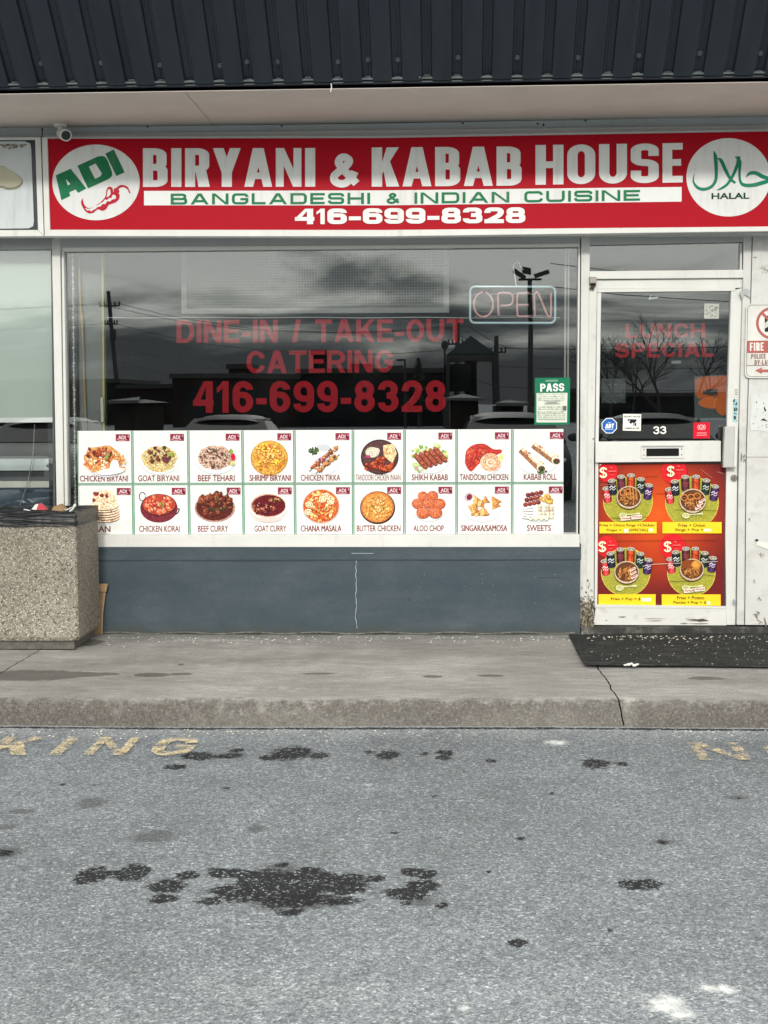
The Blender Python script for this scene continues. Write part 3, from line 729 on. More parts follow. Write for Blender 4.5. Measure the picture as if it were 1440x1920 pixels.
ang = R_(47); up = Vector((0, -math.sin(ang), math.cos(ang))); nrm = Vector((0, -math.cos(ang), -math.sin(ang)))
o0 = Vector((0, YF - .02, zt)); Ls = 1.9; per = P(1000, 150, YF).x - P(888, 150, YF).x; per /= 2
gx0 = P(413, 150, YF).x                            # centre of one groove
mb = MB(); rows = []
def ribprof():
    pts = []; kk = int(7 / per) + 1
    for i in range(-kk, kk):
        c = gx0 + i * per; g2 = per * .14
        pts += [(c - g2 - .010, .026), (c - g2 - .006, .024), (c - g2, .002), (c - g2 * .3, .0), (c - g2 * .26, .003), (c + g2 * .26, .003), (c + g2 * .3, 0), (c + g2, .002), (c + g2 + .006, .024), (c + g2 + .010, .026)]
    return pts
pr_ = ribprof(); n = len(pr_)
for t in (0, Ls): mb.v += [o0 + Vector((x, 0, 0)) + nrm * h + up * t for x, h in pr_]
for i in range(n - 1): mb.f.append([i, i + 1, n + i + 1, n + i]); mb.mi.append(0)
for t in (0,):   # closed lower edge: thickness towards the building
    i0 = len(mb.v); mb.v += [o0 + Vector((x, 0, 0)) - nrm * .03 + up * t for x, h in pr_]
    for i in range(n - 1): mb.f.append([i, i + 1, i0 + i + 1, i0 + i]); mb.mi.append(0)
clad = build('cladding', mb, m_clad, can)
mb = MB(); back = o0 - nrm * .04
mb.prism([Vector((-7, 0, 0)) + back, Vector((7, 0, 0)) + back, Vector((7, 0, 0)) + back + up * Ls, Vector((-7, 0, 0)) + back + up * Ls], (0, .04, 0)); build('backing_board', mb, m_dark, can)
rs = random.Random(11)
for px, py in ((77, 119), (190, 118), (300, 122), (413, 123), (463, 116), (521, 116), (634, 116), (690, 112), (746, 112), (859, 108), (970, 108), (1084, 108), (1198, 104), (1312, 100), (1426, 100)):
    p = PL(px, py, o0 + nrm * .006, nrm); mb = MB()
    mb.tube([p - nrm * .004, p + nrm * .003], .014, 10); mb.tube([p + nrm * .003, p + nrm * .012], .008, 6); build('screw', mb, m_screw, clad)
for i in range(-16, 17):                           # sealant caps in the groove feet
    mb = MB(); c = gx0 + (i + 5) * per; w = per * .16 * rs.uniform(.8, 1.1); h = rs.uniform(.010, .022)
    a = o0 + nrm * .012; mb.prism([a + Vector((c - w, 0, 0)), a + Vector((c + w, 0, 0)), a + Vector((c + w * .6, 0, 0)) + up * h, a + Vector((c - w * .5, 0, 0)) + up * h * .9], -nrm * .01)
    build('edge_sealant', mb, m_cladtrim, clad)
part('seam', m_dark, can, (P(787, 60, YF).x - .003, P(787, 60, YF).x + .003, YF - .06, YF - .045, zt - .012, zt - .002))
# a little frayed wire hanging from the canopy edge
q = P(621, 157, YF - .03); mb = MB(); mb.tube([q, q + Vector((.002, -.005, -.02)), q + Vector((-.003, -.006, -.045))], .003, 5)
tag(build('wire_stub', mb, m_white), 'tiny white wire end hanging from the dark canopy edge', 'wire')

# ================================================================== SIGN BOXES
YS = -.28
sg = thing('shop_sign', P(720, 440, YS), 'wide red light-box shop sign with white capitals and two round emblems', 'sign')
mb = MB(); mb.slab([(84, 260), (720, 257), (1440, 245), (2000, 236), (2000, 422), (1440, 427), (720, 434), (88, 434)], YS, .08)
def mk_flat(name, c, rough=.35):
    g = NG(name); st = g.rng(g.noise(3, 6, .7, stretch=(8, 8, 1)), .5, .8, 0, .25)
    g.col(g.mix(st, c, tuple(v * .72 + .004 for v in c))); return g.done(rough, 0, .1)
build('sign_panel', mb, mk_flat('red_sign_face', (.40, .0012, .012), .45), sg)
mb = MB(); mb.slab([(83, 252), (2000, 228), (2000, 436), (92, 441)], YS + .03, .25); build('sign_box', mb, m_alu_grey, sg)
for name, q in (('frame', [(88, 430.5), (720, 431), (1440, 424.5), (2000, 419), (2000, 428), (1440, 433.5), (720, 443.5), (82, 443)]),
                ('frame', [(78, 257), (88.5, 257), (94, 430), (83.5, 443)])):
    mb = MB(); mb.slab(q, YS - .012, .1); build(name, mb, m_frame_sign, sg, bevel=.003)
mb = MB(); mb.slab([(88, 256), (720, 254.5), (1440, 242), (2000, 232), (2000, 236), (1440, 246), (720, 258.5), (88, 260)], YS - .008, .05); build('frame', mb, m_alu_grey, sg)
WHT = (218, 220, 218); GRN = (22, 118, 74); REDC = (196, 26, 52)
pr = Print(YS - .001)
pr.ell(180, 342, 82, 71, WHT, 64); pr.ell(1366, 332.5, 79, 73.5, WHT, 64)
pr.poly([(270, 358), (720, 357), (1278, 350.5), (1278, 378), (720, 385), (270, 385)], (226, 228, 226))
build('emblem_disc', pr, m_signprint, sg)
pr = Print(YS - .0025)
imp = dict(ru=.5, rv=.22, gap=.095)
text(pr, 'BIRYANI', [(268, 278), (591, 277.5), (591, 350), (268, 350.5)], WHT, 19, 12.5, **imp, wid={'B': 1.02, 'R': 1.0, 'A': 1.15, 'Y': 1.15, 'N': 1.06})
text(pr, '&', [(617, 289), (676, 288), (676, 351), (617, 351.5)], WHT, 15, 14)
text(pr, 'KABAB', [(697, 276.5), (978, 274.5), (978, 348), (697, 350)], WHT, 19.5, 12.5, **imp, wid={'K': 1.08, 'A': 1.15})
text(pr, 'HOUSE', [(1004, 272), (1280, 268), (1280, 342), (1004, 346.5)], WHT, 19.5, 12.5, **imp, wid={'E': .72, 'S': 1.0})
eu = dict(ru=.2, rv=.32, gap=.3)
text(pr, 'BANGLADESHI', [(320, 363), (694, 361.5), (694, 382.5), (320, 383.5)], GRN, 5.4, 4.3, **eu, space=.7)
text(pr, '&', [(724, 362), (750, 361.5), (750, 382), (724, 382.5)], GRN, 4.8, 4.3)
text(pr, 'INDIAN', [(777, 361), (955, 359.5), (955, 379.5), (777, 382)], GRN, 5.4, 4.3, **eu)
text(pr, 'CUISINE', [(983, 358.5), (1200, 356), (1200, 376), (983, 379.5)], GRN, 5.4, 4.3, **eu)
text(pr, '416-699-8328', [(553, 391.5), (985, 388.5), (985, 418), (553, 420.5)], (232, 232, 230), 11.5, 7.2, ru=.28, rv=.34, gap=.13, wid={'1': .46, '-': .62})
build('lettering', pr, m_signprint, sg)
# left emblem: slanted letters over a chili pepper
Z8 = lambda pts: [(x / 6, 220 + y / 6) for x, y in pts]
pr = Print(YS - .0025); G2 = (20, 112, 72)
pr.poly(Z8([(627, 652), (795, 578), (972, 800), (878, 850), (850, 812), (780, 842), (790, 885), (690, 932)]), G2)
pr.poly(Z8([(742, 695), (762, 765), (792, 752)]), WHT)
dp = smooth_path([(1100, 440), (1165, 438), (1205, 475), (1240, 560), (1262, 630), (1250, 672), (1200, 705)], 4)
pr.poly(Z8([(870, 545)] + dp + [(990, 800)]), G2); pr.poly(Z8([(1000, 555), (1075, 520), (1145, 630), (1132, 662), (1070, 692)]), WHT)
pr.poly(Z8([(1185, 408), (1280, 362), (1402, 618), (1310, 660)]), G2)
R2 = (178, 26, 50)
out = smooth_path([(928, 908), (912, 960), (940, 1030), (985, 1075), (1040, 1078), (1100, 1036), (1150, 1052), (1195, 1030), (1225, 985), (1290, 962), (1335, 925), (1345, 870), (1310, 842), (1275, 832), (1262, 792), (1225, 780), (1198, 815), (1185, 890), (1140, 945), (1080, 990), (1000, 1022), (950, 985), (934, 940)], 5)
pr.poly(Z8(out), R2)
pr.poly(Z8(smooth_path([(955, 1020), (985, 1050), (1005, 1042), (1025, 1058), (1050, 1040), (1075, 1030), (1100, 1008), (1130, 1002), (1155, 975), (1185, 975), (1205, 945), (1240, 945), (1262, 925), (1300, 915), (1302, 885), (1280, 870), (1262, 880), (1255, 905), (1225, 910), (1205, 930), (1180, 925), (1160, 950), (1130, 965), (1105, 985), (1060, 1000), (1030, 1022), (990, 1030)], 3)), WHT)
pr.poly(Z8([(1215, 812), (1238, 810), (1245, 860), (1222, 890), (1200, 900), (1205, 860)]), WHT)
pr.line(Z8(smooth_path([(1290, 835), (1320, 800), (1360, 775), (1405, 778), (1440, 805), (1462, 855)], 5)), [4.5] * 12 + [4.0] * 8 + [2.5] * 6, R2)
pr.ell(1310 / 6, 220 + 825 / 6, 6, 4.5, R2, 12, .6)
build('chili_emblem', pr, m_signprint, sg)
pr = Print(YS - .0025); GH = (10, 122, 92)
for s_ in ([(1237, 566, 3), (1243, 590, 14), (1246, 640, 12), (1243, 678, 12), (1225, 702, 11), (1195, 710, 12), (1172, 700, 10), (1160, 678, 6), (1164, 652, 2)],
           [(1250, 594, 2), (1264, 602, 13), (1282, 640, 13), (1300, 672, 11), (1318, 686, 9)],
           [(1330, 586, 14), (1326, 615, 12), (1310, 655, 11), (1288, 690, 10), (1264, 707, 8), (1248, 713, 2)],
           [(1316, 588, 3), (1334, 604, 12), (1333, 650, 9), (1337, 682, 10), (1352, 694, 13), (1385, 694, 14), (1420, 685, 15), (1458, 674, 11), (1490, 662, 3)],
           [(1358, 664, 3), (1372, 650, 12), (1395, 649, 14), (1420, 662, 15), (1450, 672, 13)]):
    q = smooth_path(s_, 6); pr.line([(720 + a / 2, b / 2) for a, b, c in q], [c / 2 for a, b, c in q], GH)
ftext(pr, 'HALAL', 1334, 362, 1405, 373.5, (14, 60, 46), .028, -.012)
build('halal_emblem', pr, m_signprint, sg)
# neighbour's light box
ns = thing('neighbour_sign', P(0, 440, YS), 'white neighbour light-box sign with black rounded border left of the red sign', 'sign')
mb = MB(); mb.slab([(-700, 268), (76, 262), (80, 436), (-700, 444)], YS, .28); build('sign_box', mb, plain('black_sign_border', (.006, .012, .02), .3), ns)
pr = Print(YS - .001)
rr = [(-700, 268), (46, 265)] + [(57, 269), (58.5, 280)] + [(63.5, 415), (62, 424), (54, 428)] + [(-700, 438)]
pr.poly(rr, (196, 203, 204)); build('sign_face', pr, m_signprint, ns)
pr = Print(YS - .002)
pr.poly([(x / 6, 220 + y / 6) for x, y in smooth_path([(-700, 520), (0, 548), (60, 568), (180, 630), (240, 682), (258, 722), (240, 768), (190, 803), (110, 818), (40, 808), (0, 795), (-700, 760)], 4)], (134, 134, 114))
pr.poly([(x / 6, 218 + y / 6) for x, y in smooth_path([(-700, 530), (0, 566), (60, 584), (170, 640), (228, 688), (244, 722), (228, 758), (184, 788), (110, 800), (40, 792), (0, 780), (-700, 745)], 4)], (186, 184, 162))
build('printed_shape', pr, m_print, ns)
pr = Print(YS - .002); rs = random.Random(5)
for _ in range(60): pr.ell(rs.uniform(-60, 50), 273 + rs.gauss(0, 2), rs.uniform(1.5, 5), rs.uniform(.8, 2.2), rs.choice([(140, 128, 108), (118, 104, 84), (160, 150, 132)]), 7, 0, .3, rs)
build('dirt_stain', pr, m_print, ns)
for q in ([(-700, 434), (70, 431), (83, 443), (-700, 449)], [(65.5, 257), (76, 257), (82.3, 442), (71, 431.5)], [(-700, 262), (66, 257), (66, 262), (-700, 267)]):
    mb = MB(); mb.slab(q, YS - .012, .1); build('frame', mb, m_frame_sign, ns, bevel=.003)
mb = MB(); mb.slab([(75.5, 257), (78.2, 257), (83.6, 441), (82, 441)], YS - .001, .2); build('gap_strip', mb, m_black, ns)

# security camera under the soffit
c0 = P(111, 240, YB); sc_ = thing('security_camera', c0, 'small white bullet security camera above the red sign corner', 'camera')
lens_c = P(123, 253.5, -.44); base_c = Vector((P(112, 238, -.30).x, -.29, zs - .004)); d_ = (lens_c - (base_c + Vector((0, 0, -.045)))).normalized()
mb = MB(); mb.tube([base_c + Vector((0, 0, .006)), base_c + Vector((0, 0, -.012))], .038, 16); mb.tube([base_c, base_c + Vector((0, -.01, -.03)), base_c + Vector((.004, -.02, -.05))], [.014, .012, .012], 10); build('mount', mb, m_white, sc_, smooth=False)
b0 = lens_c - d_ * .15
mb = MB(); mb.tube([b0, b0 + d_ * .02, b0 + d_ * .10], [.026, .031, .031], 18); mb.tube([b0 + d_ * .07, lens_c + d_ * .01], [.034, .035], 18); build('housing', mb, m_white, sc_)
mb = MB(); mb.tube([lens_c + d_ * .002, lens_c + d_ * .0125], .027, 18); build('lens', mb, plain('black_lens', (.01, .011, .013), .15), sc_)
mb = MB(); mb.tube([P(107, 238, YB - .02), P(95, 236, YB - .01), P(40, 234.5, YB - .01), P(-60, 237, YB - .01)], .005, 6); build('cable', mb, m_black, sc_)

# ================================================================== STOREFRONT FRAME AND GLASS
YW = -.05                                           # frame face
sf = thing('window_frame', P(600, 1003, YW), 'white aluminium frame around the large shop window', 'window frame')
mb = MB(); mb.slab([(108, 444), (1088, 437), (1088, 463), (108, 471)], YW + .004, .1); build('head_rail', mb, m_alu_grey, sf, bevel=.003)
mb = MB(); mb.slab([(118, 464), (1086, 456.5), (1086, 462.5), (118, 471.5)], YW - .004, .1); build('head_bead', mb, m_alu, sf, bevel=.002)
mb = MB(); mb.slab([(96.5, 444), (112.5, 444), (120.5, 1010), (107, 1010)], YW, .12); build('mullion', mb, m_alu, sf, bevel=.004)
mb = MB(); mb.slab([(115, 470), (119.5, 470), (128, 1006), (122, 1006)], YW + .012, .08); build('side_bead', mb, m_alu, sf, bevel=.002)
mb = MB(); mb.slab([(1090, 437), (1107, 437), (1101.5, 760), (1099.5, 1176), (1086.5, 1176), (1088, 760)], YW, .12); build('mullion', mb, m_alu_dirty, sf, bevel=.004)
mb = MB(); mb.slab([(1084.5, 460), (1088, 460), (1083.5, 1004), (1081, 1004)], YW + .01, .08); build('side_bead', mb, m_alu, sf, bevel=.002)
mb = MB(); mb.slab([(120, 1004), (1087, 1002), (1087, 1026), (120, 1026)], YW - .03, .14); build('sill', mb, m_alu, sf, bevel=.004)
mb = MB(); mb.slab([(116, 466), (1087, 458), (1083.5, 1008), (124, 1008)], .0, .006); gw = build('window_pane', mb, m_glass, sf)
# gap filler under the sign and over the mullions
mb = MB(); mb.slab([(-700, 438), (1440, 425), (1900, 420), (1900, 440), (1440, 446), (90, 449), (-700, 452)], YW + .012, .1); build('header_flashing', mb, m_alu_grey, sf)
# neighbour window
nw = thing('neighbour_window', P(40, 940, YW), 'narrow neighbour window with a pale roller blind beside the mullion', 'window')
mb = MB(); mb.slab([(-700, 449), (97, 446), (97, 467), (-700, 472)], YW + .006, .1); build('head_rail', mb, m_alu_grey, nw, bevel=.003)
mb = MB(); mb.slab([(-700, 466), (104, 462), (110, 1060), (-700, 1060)], .0, .006); build('window_pane', mb, m_glass, nw)
mb = MB(); mb.slab([(95.5, 468), (97.5, 468), (105, 1010), (100.5, 1010)], YW + .018, .06); build('side_bead', mb, plain('dark_gasket', (.05, .055, .06), .5), nw)
mb = MB(); mb.slab([(-700, 1040), (106, 1036), (106, 1060), (-700, 1064)], YW - .02, .12); build('sill', mb, m_alu, nw)
mb = MB(); mb.slab([(-700, 1062), (128, 1060), (128, 1192), (-700, 1192)], -.06, .1); build('low_wall', mb, plain('neighbour_blue_wall', (.07, .095, .12), .6), nw)
rb = thing('roller_blind', P(40, 790, .08), 'pale green roller blind half lowered behind the neighbour window', 'blind')
mb = MB(); mb.slab([(-700, 455), (102, 455), (104, 785), (-700, 787)], .05, .004); build('fabric', mb, m_blind, rb)
mb = MB(); mb.slab([(-700, 786), (104, 783), (104, 792), (-700, 795)], .045, .02); build('bottom_bar', mb, plain('bright_white_bar', (.84, .84, .82), .5, var=.03), rb, bevel=.003)
# counter made up in place of the mixed interior and mirrored clutter
ct = thing('bands', P(0, 950, .2), 'white and dark stand-in counter inside the neighbour shop below the blind', 'bands')
mb = MB(); mb.slab([(-600, 862), (104, 860), (104, 882), (-600, 884)], .14, .5); build('top', mb, plain('pale_upper_band', (.60, .66, .64), .5), ct)
mb = MB(); mb.slab([(-600, 880), (104, 878), (104, 904), (-600, 906)], .16, .4); build('dark_band', mb, m_dark, ct)
mb = MB(); mb.slab([(-600, 904), (104, 902), (104, 914), (-600, 916)], .14, .5); build('rail', mb, plain('pale_lower_band', (.62, .62, .55), .5), ct)
mb = MB(); mb.slab([(-600, 914), (104, 912), (104, 1120), (-600, 1120)], .15, .4); build('front_panel', mb, plain('blue_lower_band', (.06, .085, .115), .6, spec=.1), ct)
mb = MB(); mb.tube([P(91 + 3.5 * math.cos(R_(a)), 873.5 + 1.6 * math.sin(R_(a)), .137) for a in range(0, 360, 30)], .003, 6, True); build('handle', mb, m_dark, ct)
mb = MB(); mb.tube([P(65, 795, .10), P(62, 850, .10), P(52, 905, .10), P(37.5, 948, .10)], .0028, 6)  # solid rod added behind the glass in place of a mirrored antenna
tag(build('antenna_reflection', mb, plain('pinkish_rod', (.34, .29, .26), .5)), 'pale leaning rod standing for the mirrored car antenna in the neighbour window', 'rod')

# ---- base wall under the window
bw = thing('base_wall', P(640, 1188, -.07), 'blue grey painted low wall under the shop window', 'wall')
xs = span(P(118, 1100, -.07).x, P(1088, 1100, -.07).x, .04); zb, zl, zt2 = .13, P(600, 1050, -.07).z, P(600, 1023, -.07).z
mb = MB(); gr = []; zz = span(zb, zl, .03)
for z in zz:
    for x in xs: mb.v.append(Vector((x, -.07 + .002 * math.sin(x * 5 + z * 9), z))); gr.append(max(0, 1 - (z - .15) / .14) * .85)
n = len(xs)
for j in range(len(zz) - 1):
    for i in range(n - 1): mb.f.append([j * n + i, j * n + i + 1, (j + 1) * n + i + 1, (j + 1) * n + i]); mb.mi.append(0)
k_ = len(mb.v); mb.box(xs[0], xs[-1], -.066, .05, zb, zl + .02); gr += [0] * (len(mb.v) - k_)
build('wall_face', mb, m_base, bw, attrs={'grime': gr})
mb = MB(); mb.box(xs[0], xs[-1] + .004, -.078, -.03, zl, zt2 + .01); build('ledge', mb, m_base, bw, bevel=.004)
mb = MB(); mb.box(xs[0], xs[-1], -.0745, -.06, zl - .004, zl + .002); build('joint_line', mb, plain('dark_joint', (.035, .045, .055), .8), bw)
pr = Print(-.0795); pc = (150, 166, 172)
pr.line([(659, 1037.5), (700, 1037.5)], 1.1, pc); build('chalk_mark', pr, m_print, bw)
pr = Print(-.0735); rs = random.Random(9)
q = [(667, 1040)]; x = 668
for y in range(1052, 1180, 6): x += rs.uniform(-1.6, 1.7) + (669 - x) * .12; q.append((x, y))
pr.line(q, [1.4 if rs.random() > .2 else .7 for _ in q], pc)
for _ in range(26):
    a, b = rs.uniform(720, 1060), rs.uniform(1075, 1135); pr.ell(a, b, rs.uniform(.5, 1.3), rs.uniform(.4, .9), (118, 134, 140), 6, 0, .3, rs)
pr.line([(1010, 1083), (1050, 1082.4)], .9, (60, 74, 82)); pr.ell(768, 1124, 1.2, 3, (50, 60, 68), 8)
build('paint_crack', pr, m_print, bw)
mb = MB(); q = [P(x, 1187 + math.sin(x * .05) * 1.4, -.075) for x in range(190, 1090, 12)]; mb.tube(q, .006, 5); build('foot_sealant', mb, plain('dirty_sealant', (.12, .12, .105), .9, var=.5, scale=30), bw)
# ================================================================== INSIDE THE WINDOW
# left return wall and hangings
lw = thing('window_partition', P(150, 1000, .12), 'grey partition with a yellow edge at the side of the shop window', 'partition')
mb = MB(); mb.slab([(120, 440), (142, 440), (146, 1010), (124, 1010)], .10, .05); build('brown_panel', mb, plain('brown_grey_panel', (.13, .12, .11), .8), lw)
mb = MB(); mb.slab([(141, 440), (190, 440), (194, 1010), (145, 1010)], .16, .05); build('grey_panel', mb, plain('grey_panel', (.19, .20, .19), .8), lw)
mb = MB(); mb.slab([(190, 440), (193.5, 440), (198, 1010), (194.5, 1010)], .14, .06); build('yellow_edge', mb, plain('yellow_edge_trim', (.42, .40, .16), .7), lw)
st = thing('light_string', P(138, 470, .06), 'white beaded light string hanging beside the window mullion', 'light string')
mb = MB(); rs = random.Random(4)
for i in range(90):
    y = 474 + i * 5.6; mb.ball(P(136 + i * .062 + rs.uniform(-.6, .6), y + rs.uniform(-1, 1), .05), rs.uniform(.004, .008), (1, 1, 1.3), 6, 4)
build('bulb', mb, m_white, st)['kind'] = 'stuff'
mb = MB(); mb.tube([P(136 + i * .062, 474 + i * 5.6, .055) for i in range(0, 90, 3)], .002, 4); build('wire', mb, m_white, st)
mb = MB(); mb.tube([P(148.5, 470, .12), P(148.8, 520, .12), P(151, 575, .12), P(153, 592, .12), P(155.5, 640, .12), P(158, 720, .12), P(161, 806, .12)], [.006, .006, .006, .010, .004, .004, .004], 6)
tag(build('dangling_rope', mb, plain('orange_yellow_cord', (.45, .30, .10), .8)), 'thin orange yellow rope hanging behind the window glass', 'rope')
mb = MB(); mb.slab([(188, 745), (193, 745), (194.5, 791), (189.5, 791)], .12, .02)
tag(build('label_strip', mb, plain('pale_strip', (.5, .5, .44), .6)), 'small pale strip stuck low on the yellow partition edge', 'strip')
# mesh screen high in the window
ms = thing('mesh_screen', P(590, 588, .35), 'pale framed wire mesh screen high behind the window', 'screen')
mb = MB(); mb.slab([(348, 440), (832, 434), (832, 578), (348, 580)], .36, .01); build('mesh', mb, m_screen, ms)
gp = plain('pale_grey_frame', (.21, .215, .205), .6)
mb = MB(); mb.slab([(340, 440), (350, 440), (350, 579), (340, 588)], .345, .04); mb.slab([(832, 434), (842, 434), (842, 586), (832, 577)], .345, .04); mb.slab([(350, 579), (832, 577), (842, 586), (340, 588)], .345, .04); build('frame', mb, gp, ms)
# ledge string at mid height and jamb at the far side
mb = MB(); mb.tube([P(x, 595.5 + .6 * math.sin(x * .03), .2) for x in range(196, 1064, 14)], .0028, 5)
tag(build('hanging_wire', mb, plain('pale_wire', (.42, .42, .4), .6)), 'pale horizontal wire stretched across the window at mid height', 'wire')
mb = MB(); mb.slab([(1059, 450), (1062.5, 450), (1061, 720), (1057.5, 720)], .14, .02); mb.slab([(1065, 450), (1068, 450), (1066.5, 720), (1063.5, 720)], .13, .02)
tag(build('inner_jamb', mb, plain('pale_inner_jamb', (.3, .3, .27), .6)), 'pair of thin pale upright strips inside the window near the certificate', 'jamb')
# dim things further in: table tops and chairs read only as dark shapes
def int_table(x, y, label):
    t = thing('dining_table', (x, y, .15), label, 'table', 'tables inside the shop')
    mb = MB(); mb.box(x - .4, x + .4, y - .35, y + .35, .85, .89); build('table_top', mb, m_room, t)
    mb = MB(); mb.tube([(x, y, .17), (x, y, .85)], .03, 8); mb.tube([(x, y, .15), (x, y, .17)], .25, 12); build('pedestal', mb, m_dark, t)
int_table(-.9, 1.6, 'dark dining table inside the dim shop behind the window'); int_table(.7, 1.9, 'dark dining table inside the dim shop behind the window')

# vinyl lettering inside the glass
YV = .012
def vinyl(s, quad, tx, ty, label, cat='lettering', **k):
    pr = Print(YV + .002); text(pr, s, quad, (.52, .02, .04), tx, ty, **k); pr.c = None
    return tag(build('vinyl_lettering', pr, m_redvinyl), label, cat, 'red vinyl letters on the glass')
ar = dict(ru=.5, rv=.5, gap=.1)
vinyl('DINE-IN / TAKE-OUT', [(331, 600), (869, 598), (869, 641), (331, 643)], 8.8, 7.8, 'top line of red vinyl letters on the window glass', space=.42, **ar)
vinyl('CATERING', [(462, 658), (737, 656), (737, 698), (462, 700)], 8.8, 7.8, 'middle and shortest line of red vinyl letters on the window', **ar)
vinyl('416-699-8328', [(362, 715), (836, 713), (836, 772), (362, 774)], 13, 11.5, 'large red vinyl telephone number on the window glass', **ar, wid={'1': .62})
vinyl('LUNCH', [(1173, 607), (1322, 606), (1322, 633), (1173, 634)], 6.6, 5.6, 'upper red vinyl word on the door glass', ru=.5, rv=.5, gap=.16)
vinyl('SPECIAL', [(1154, 643), (1339, 641), (1339, 669), (1154, 671)], 7.2, 6.0, 'lower and wider red vinyl word on the door glass', ru=.5, rv=.5, gap=.14)

# neon OPEN sign
YN = .10
ne = thing('neon_sign', P(961, 606, YN), 'unlit neon OPEN sign with pale blue tube border', 'sign')
def npath(pts, Y=YN): return [P(x, y, Y) for x, y in pts]
def rrect(x0, y0, x1, y1, r, sk=0):
    out = []
    for cx, cy, a0 in ((x1 - r, y0 + r, -90), (x1 - r, y1 - r, 0), (x0 + r, y1 - r, 90), (x0 + r, y0 + r, 180)):
        for i in range(7):
            a = R_(a0 + i * 15); out.append((cx + r * math.cos(a) + sk * (cy + r * math.sin(a) - y0), cy + r * math.sin(a)))
    return out
mb = MB(); mb.tube(npath(rrect(881.5, 537.5, 1041, 605.5, 9)), .0075, 8, True); build('border_tube', mb, m_blue, ne, smooth=True)
def ntube(*paths):
    mb = MB()
    for p in paths: mb.tube(npath(p), .0068, 8)
    build('letter_tube', mb, m_pink, ne, smooth=True)
ntube([(906.5 + 18 * math.cos(R_(a)), 571 + 23 * math.sin(R_(a))) for a in range(-80, 272, 12)])
ntube(smooth_path([(935, 593), (933.5, 555), (935, 550), (942, 549), (955, 550), (961, 555), (961, 566), (955, 572), (938, 573)], 4))
ntube(smooth_path([(993, 549.5), (975, 550), (970, 554), (970, 588), (974, 593), (993, 593)], 4), [(971, 571.5), (991, 571.5)])
ntube(smooth_path([(1003, 594), (1002, 556), (1005, 549), (1010, 552), (1026, 590), (1031, 594), (1033, 588), (1033, 549)], 4))
mb = MB(); mb.tube(npath([(890, 593), (1030, 592)], YN + .02), .004, 6); mb.tube(npath([(890, 552), (1030, 551)], YN + .02), .004, 6); build('support_rail', mb, plain('clear_plastic_rail', (.2, .2, .2), .3), ne)
mb = MB(); mb.tube([P(*q, .10) for q in smooth_path([(968, 537), (963, 500), (966, 494), (973, 492), (975, 498), (981, 506)], 4)], .003, 5); build('cord', mb, m_white, ne)

# health certificate (inside the glass, green border)
ps = thing('pass_certificate', P(1035, 797, -.003), 'green PASS inspection certificate on the window corner', 'certificate')
pr = Print(-.004)
pr.poly([(1003, 708.5), (1069, 708), (1068, 796), (1002, 796.5)], (24, 116, 84)); build('sheet', pr, m_print, ps)
pr = Print(-.006)
pr.poly([(1006, 737), (1064, 736.5), (1063, 792), (1006, 792)], (214, 220, 206))
text(pr, 'PASS', [(1013, 719.5), (1058, 718.5), (1058, 733.5), (1013, 734.5)], (236, 240, 234), 3.4, 2.9, ru=.5, rv=.5, gap=.08)
rs = random.Random(2)
for y in (713, 715):
    pr.line([(1023, y), (1046, y - .4)], .8, (170, 205, 185))
for i, y in enumerate((739, 743, 746.5, 750, 763, 767, 772, 775, 778.5, 782)):
    x = 1009
    while x < 1058:
        w = rs.uniform(2, 8); pr.line([(x, y), (min(x + w, 1060), y)], rs.uniform(.6, 1.0), rs.choice([(70, 76, 76), (110, 116, 112), (150, 156, 150)])); x += w + rs.uniform(1, 2.5)
for a, b, c_, d_2 in ((1020, 752, 1050, 757),): 
    pr.line([(a, b), (c_, b)], .7, (90, 96, 92)); pr.line([(a, d_2), (c_, d_2)], .7, (90, 96, 92)); pr.rect(a + 4, b + 2, c_ - 5, d_2 - 2, (120, 124, 120))
pr.rect(1056, 761, 1062, 769, (96, 100, 100)); pr.line([(1009, 770), (1009, 786), (1060, 786)], .8, (70, 76, 74))
build('printed_form', pr, m_print, ps)

# ================================================================== FOOD PICTURES
WP = (224, 227, 225); BR = (128, 44, 44)
COLX = [(145.5, 248, 147.5, 251), (248, 353, 251, 355.5), (353, 454.5, 355.5, 457.5), (454.5, 552, 457.5, 554), (552, 662, 554, 662.5), (662, 759, 662.5, 758.5), (759, 856.5, 758.5, 856.5), (856.5, 961, 856.5, 960.5), (961, 1057, 960.5, 1057)]
def topy(x): return 808 - 3.7 * (x - 145) / 912
def midy(x): return 908 - 2.4 * (x - 145) / 912
def boty(x): return 1005 - 2.2 * (x - 145) / 912
BADGE = [(217, 319, 423, 520, 629, 726, 822, 928, 1031), (219, 322, 425, 521, 630, 726, 822, 928, 1029)]
def plate(p, cx, cy, rx, ry, c=(214, 218, 220), c2=(232, 234, 234), rim=.86):
    p.ell(cx, cy + .8, rx, ry, (176, 180, 182), 40); p.ell(cx, cy, rx, ry - .3, c, 40); p.ell(cx - .6, cy - .6, rx * rim + 2, ry * rim + 1.5, c2, 36)
def onion(p, cx, cy, r, c=(236, 226, 214), d=(176, 130, 140)):
    p.ell(cx, cy, r, r * .85, c, 16); p.ell(cx, cy, r * .72, r * .6, d, 14); p.ell(cx, cy, r * .55, r * .45, c, 12); p.ell(cx, cy, r * .3, r * .24, (200, 190, 120), 10)
def leaf(p, cx, cy, l, a, c=(70, 120, 50)):
    p.ell(cx, cy, l, l * .32, c, 10, a)
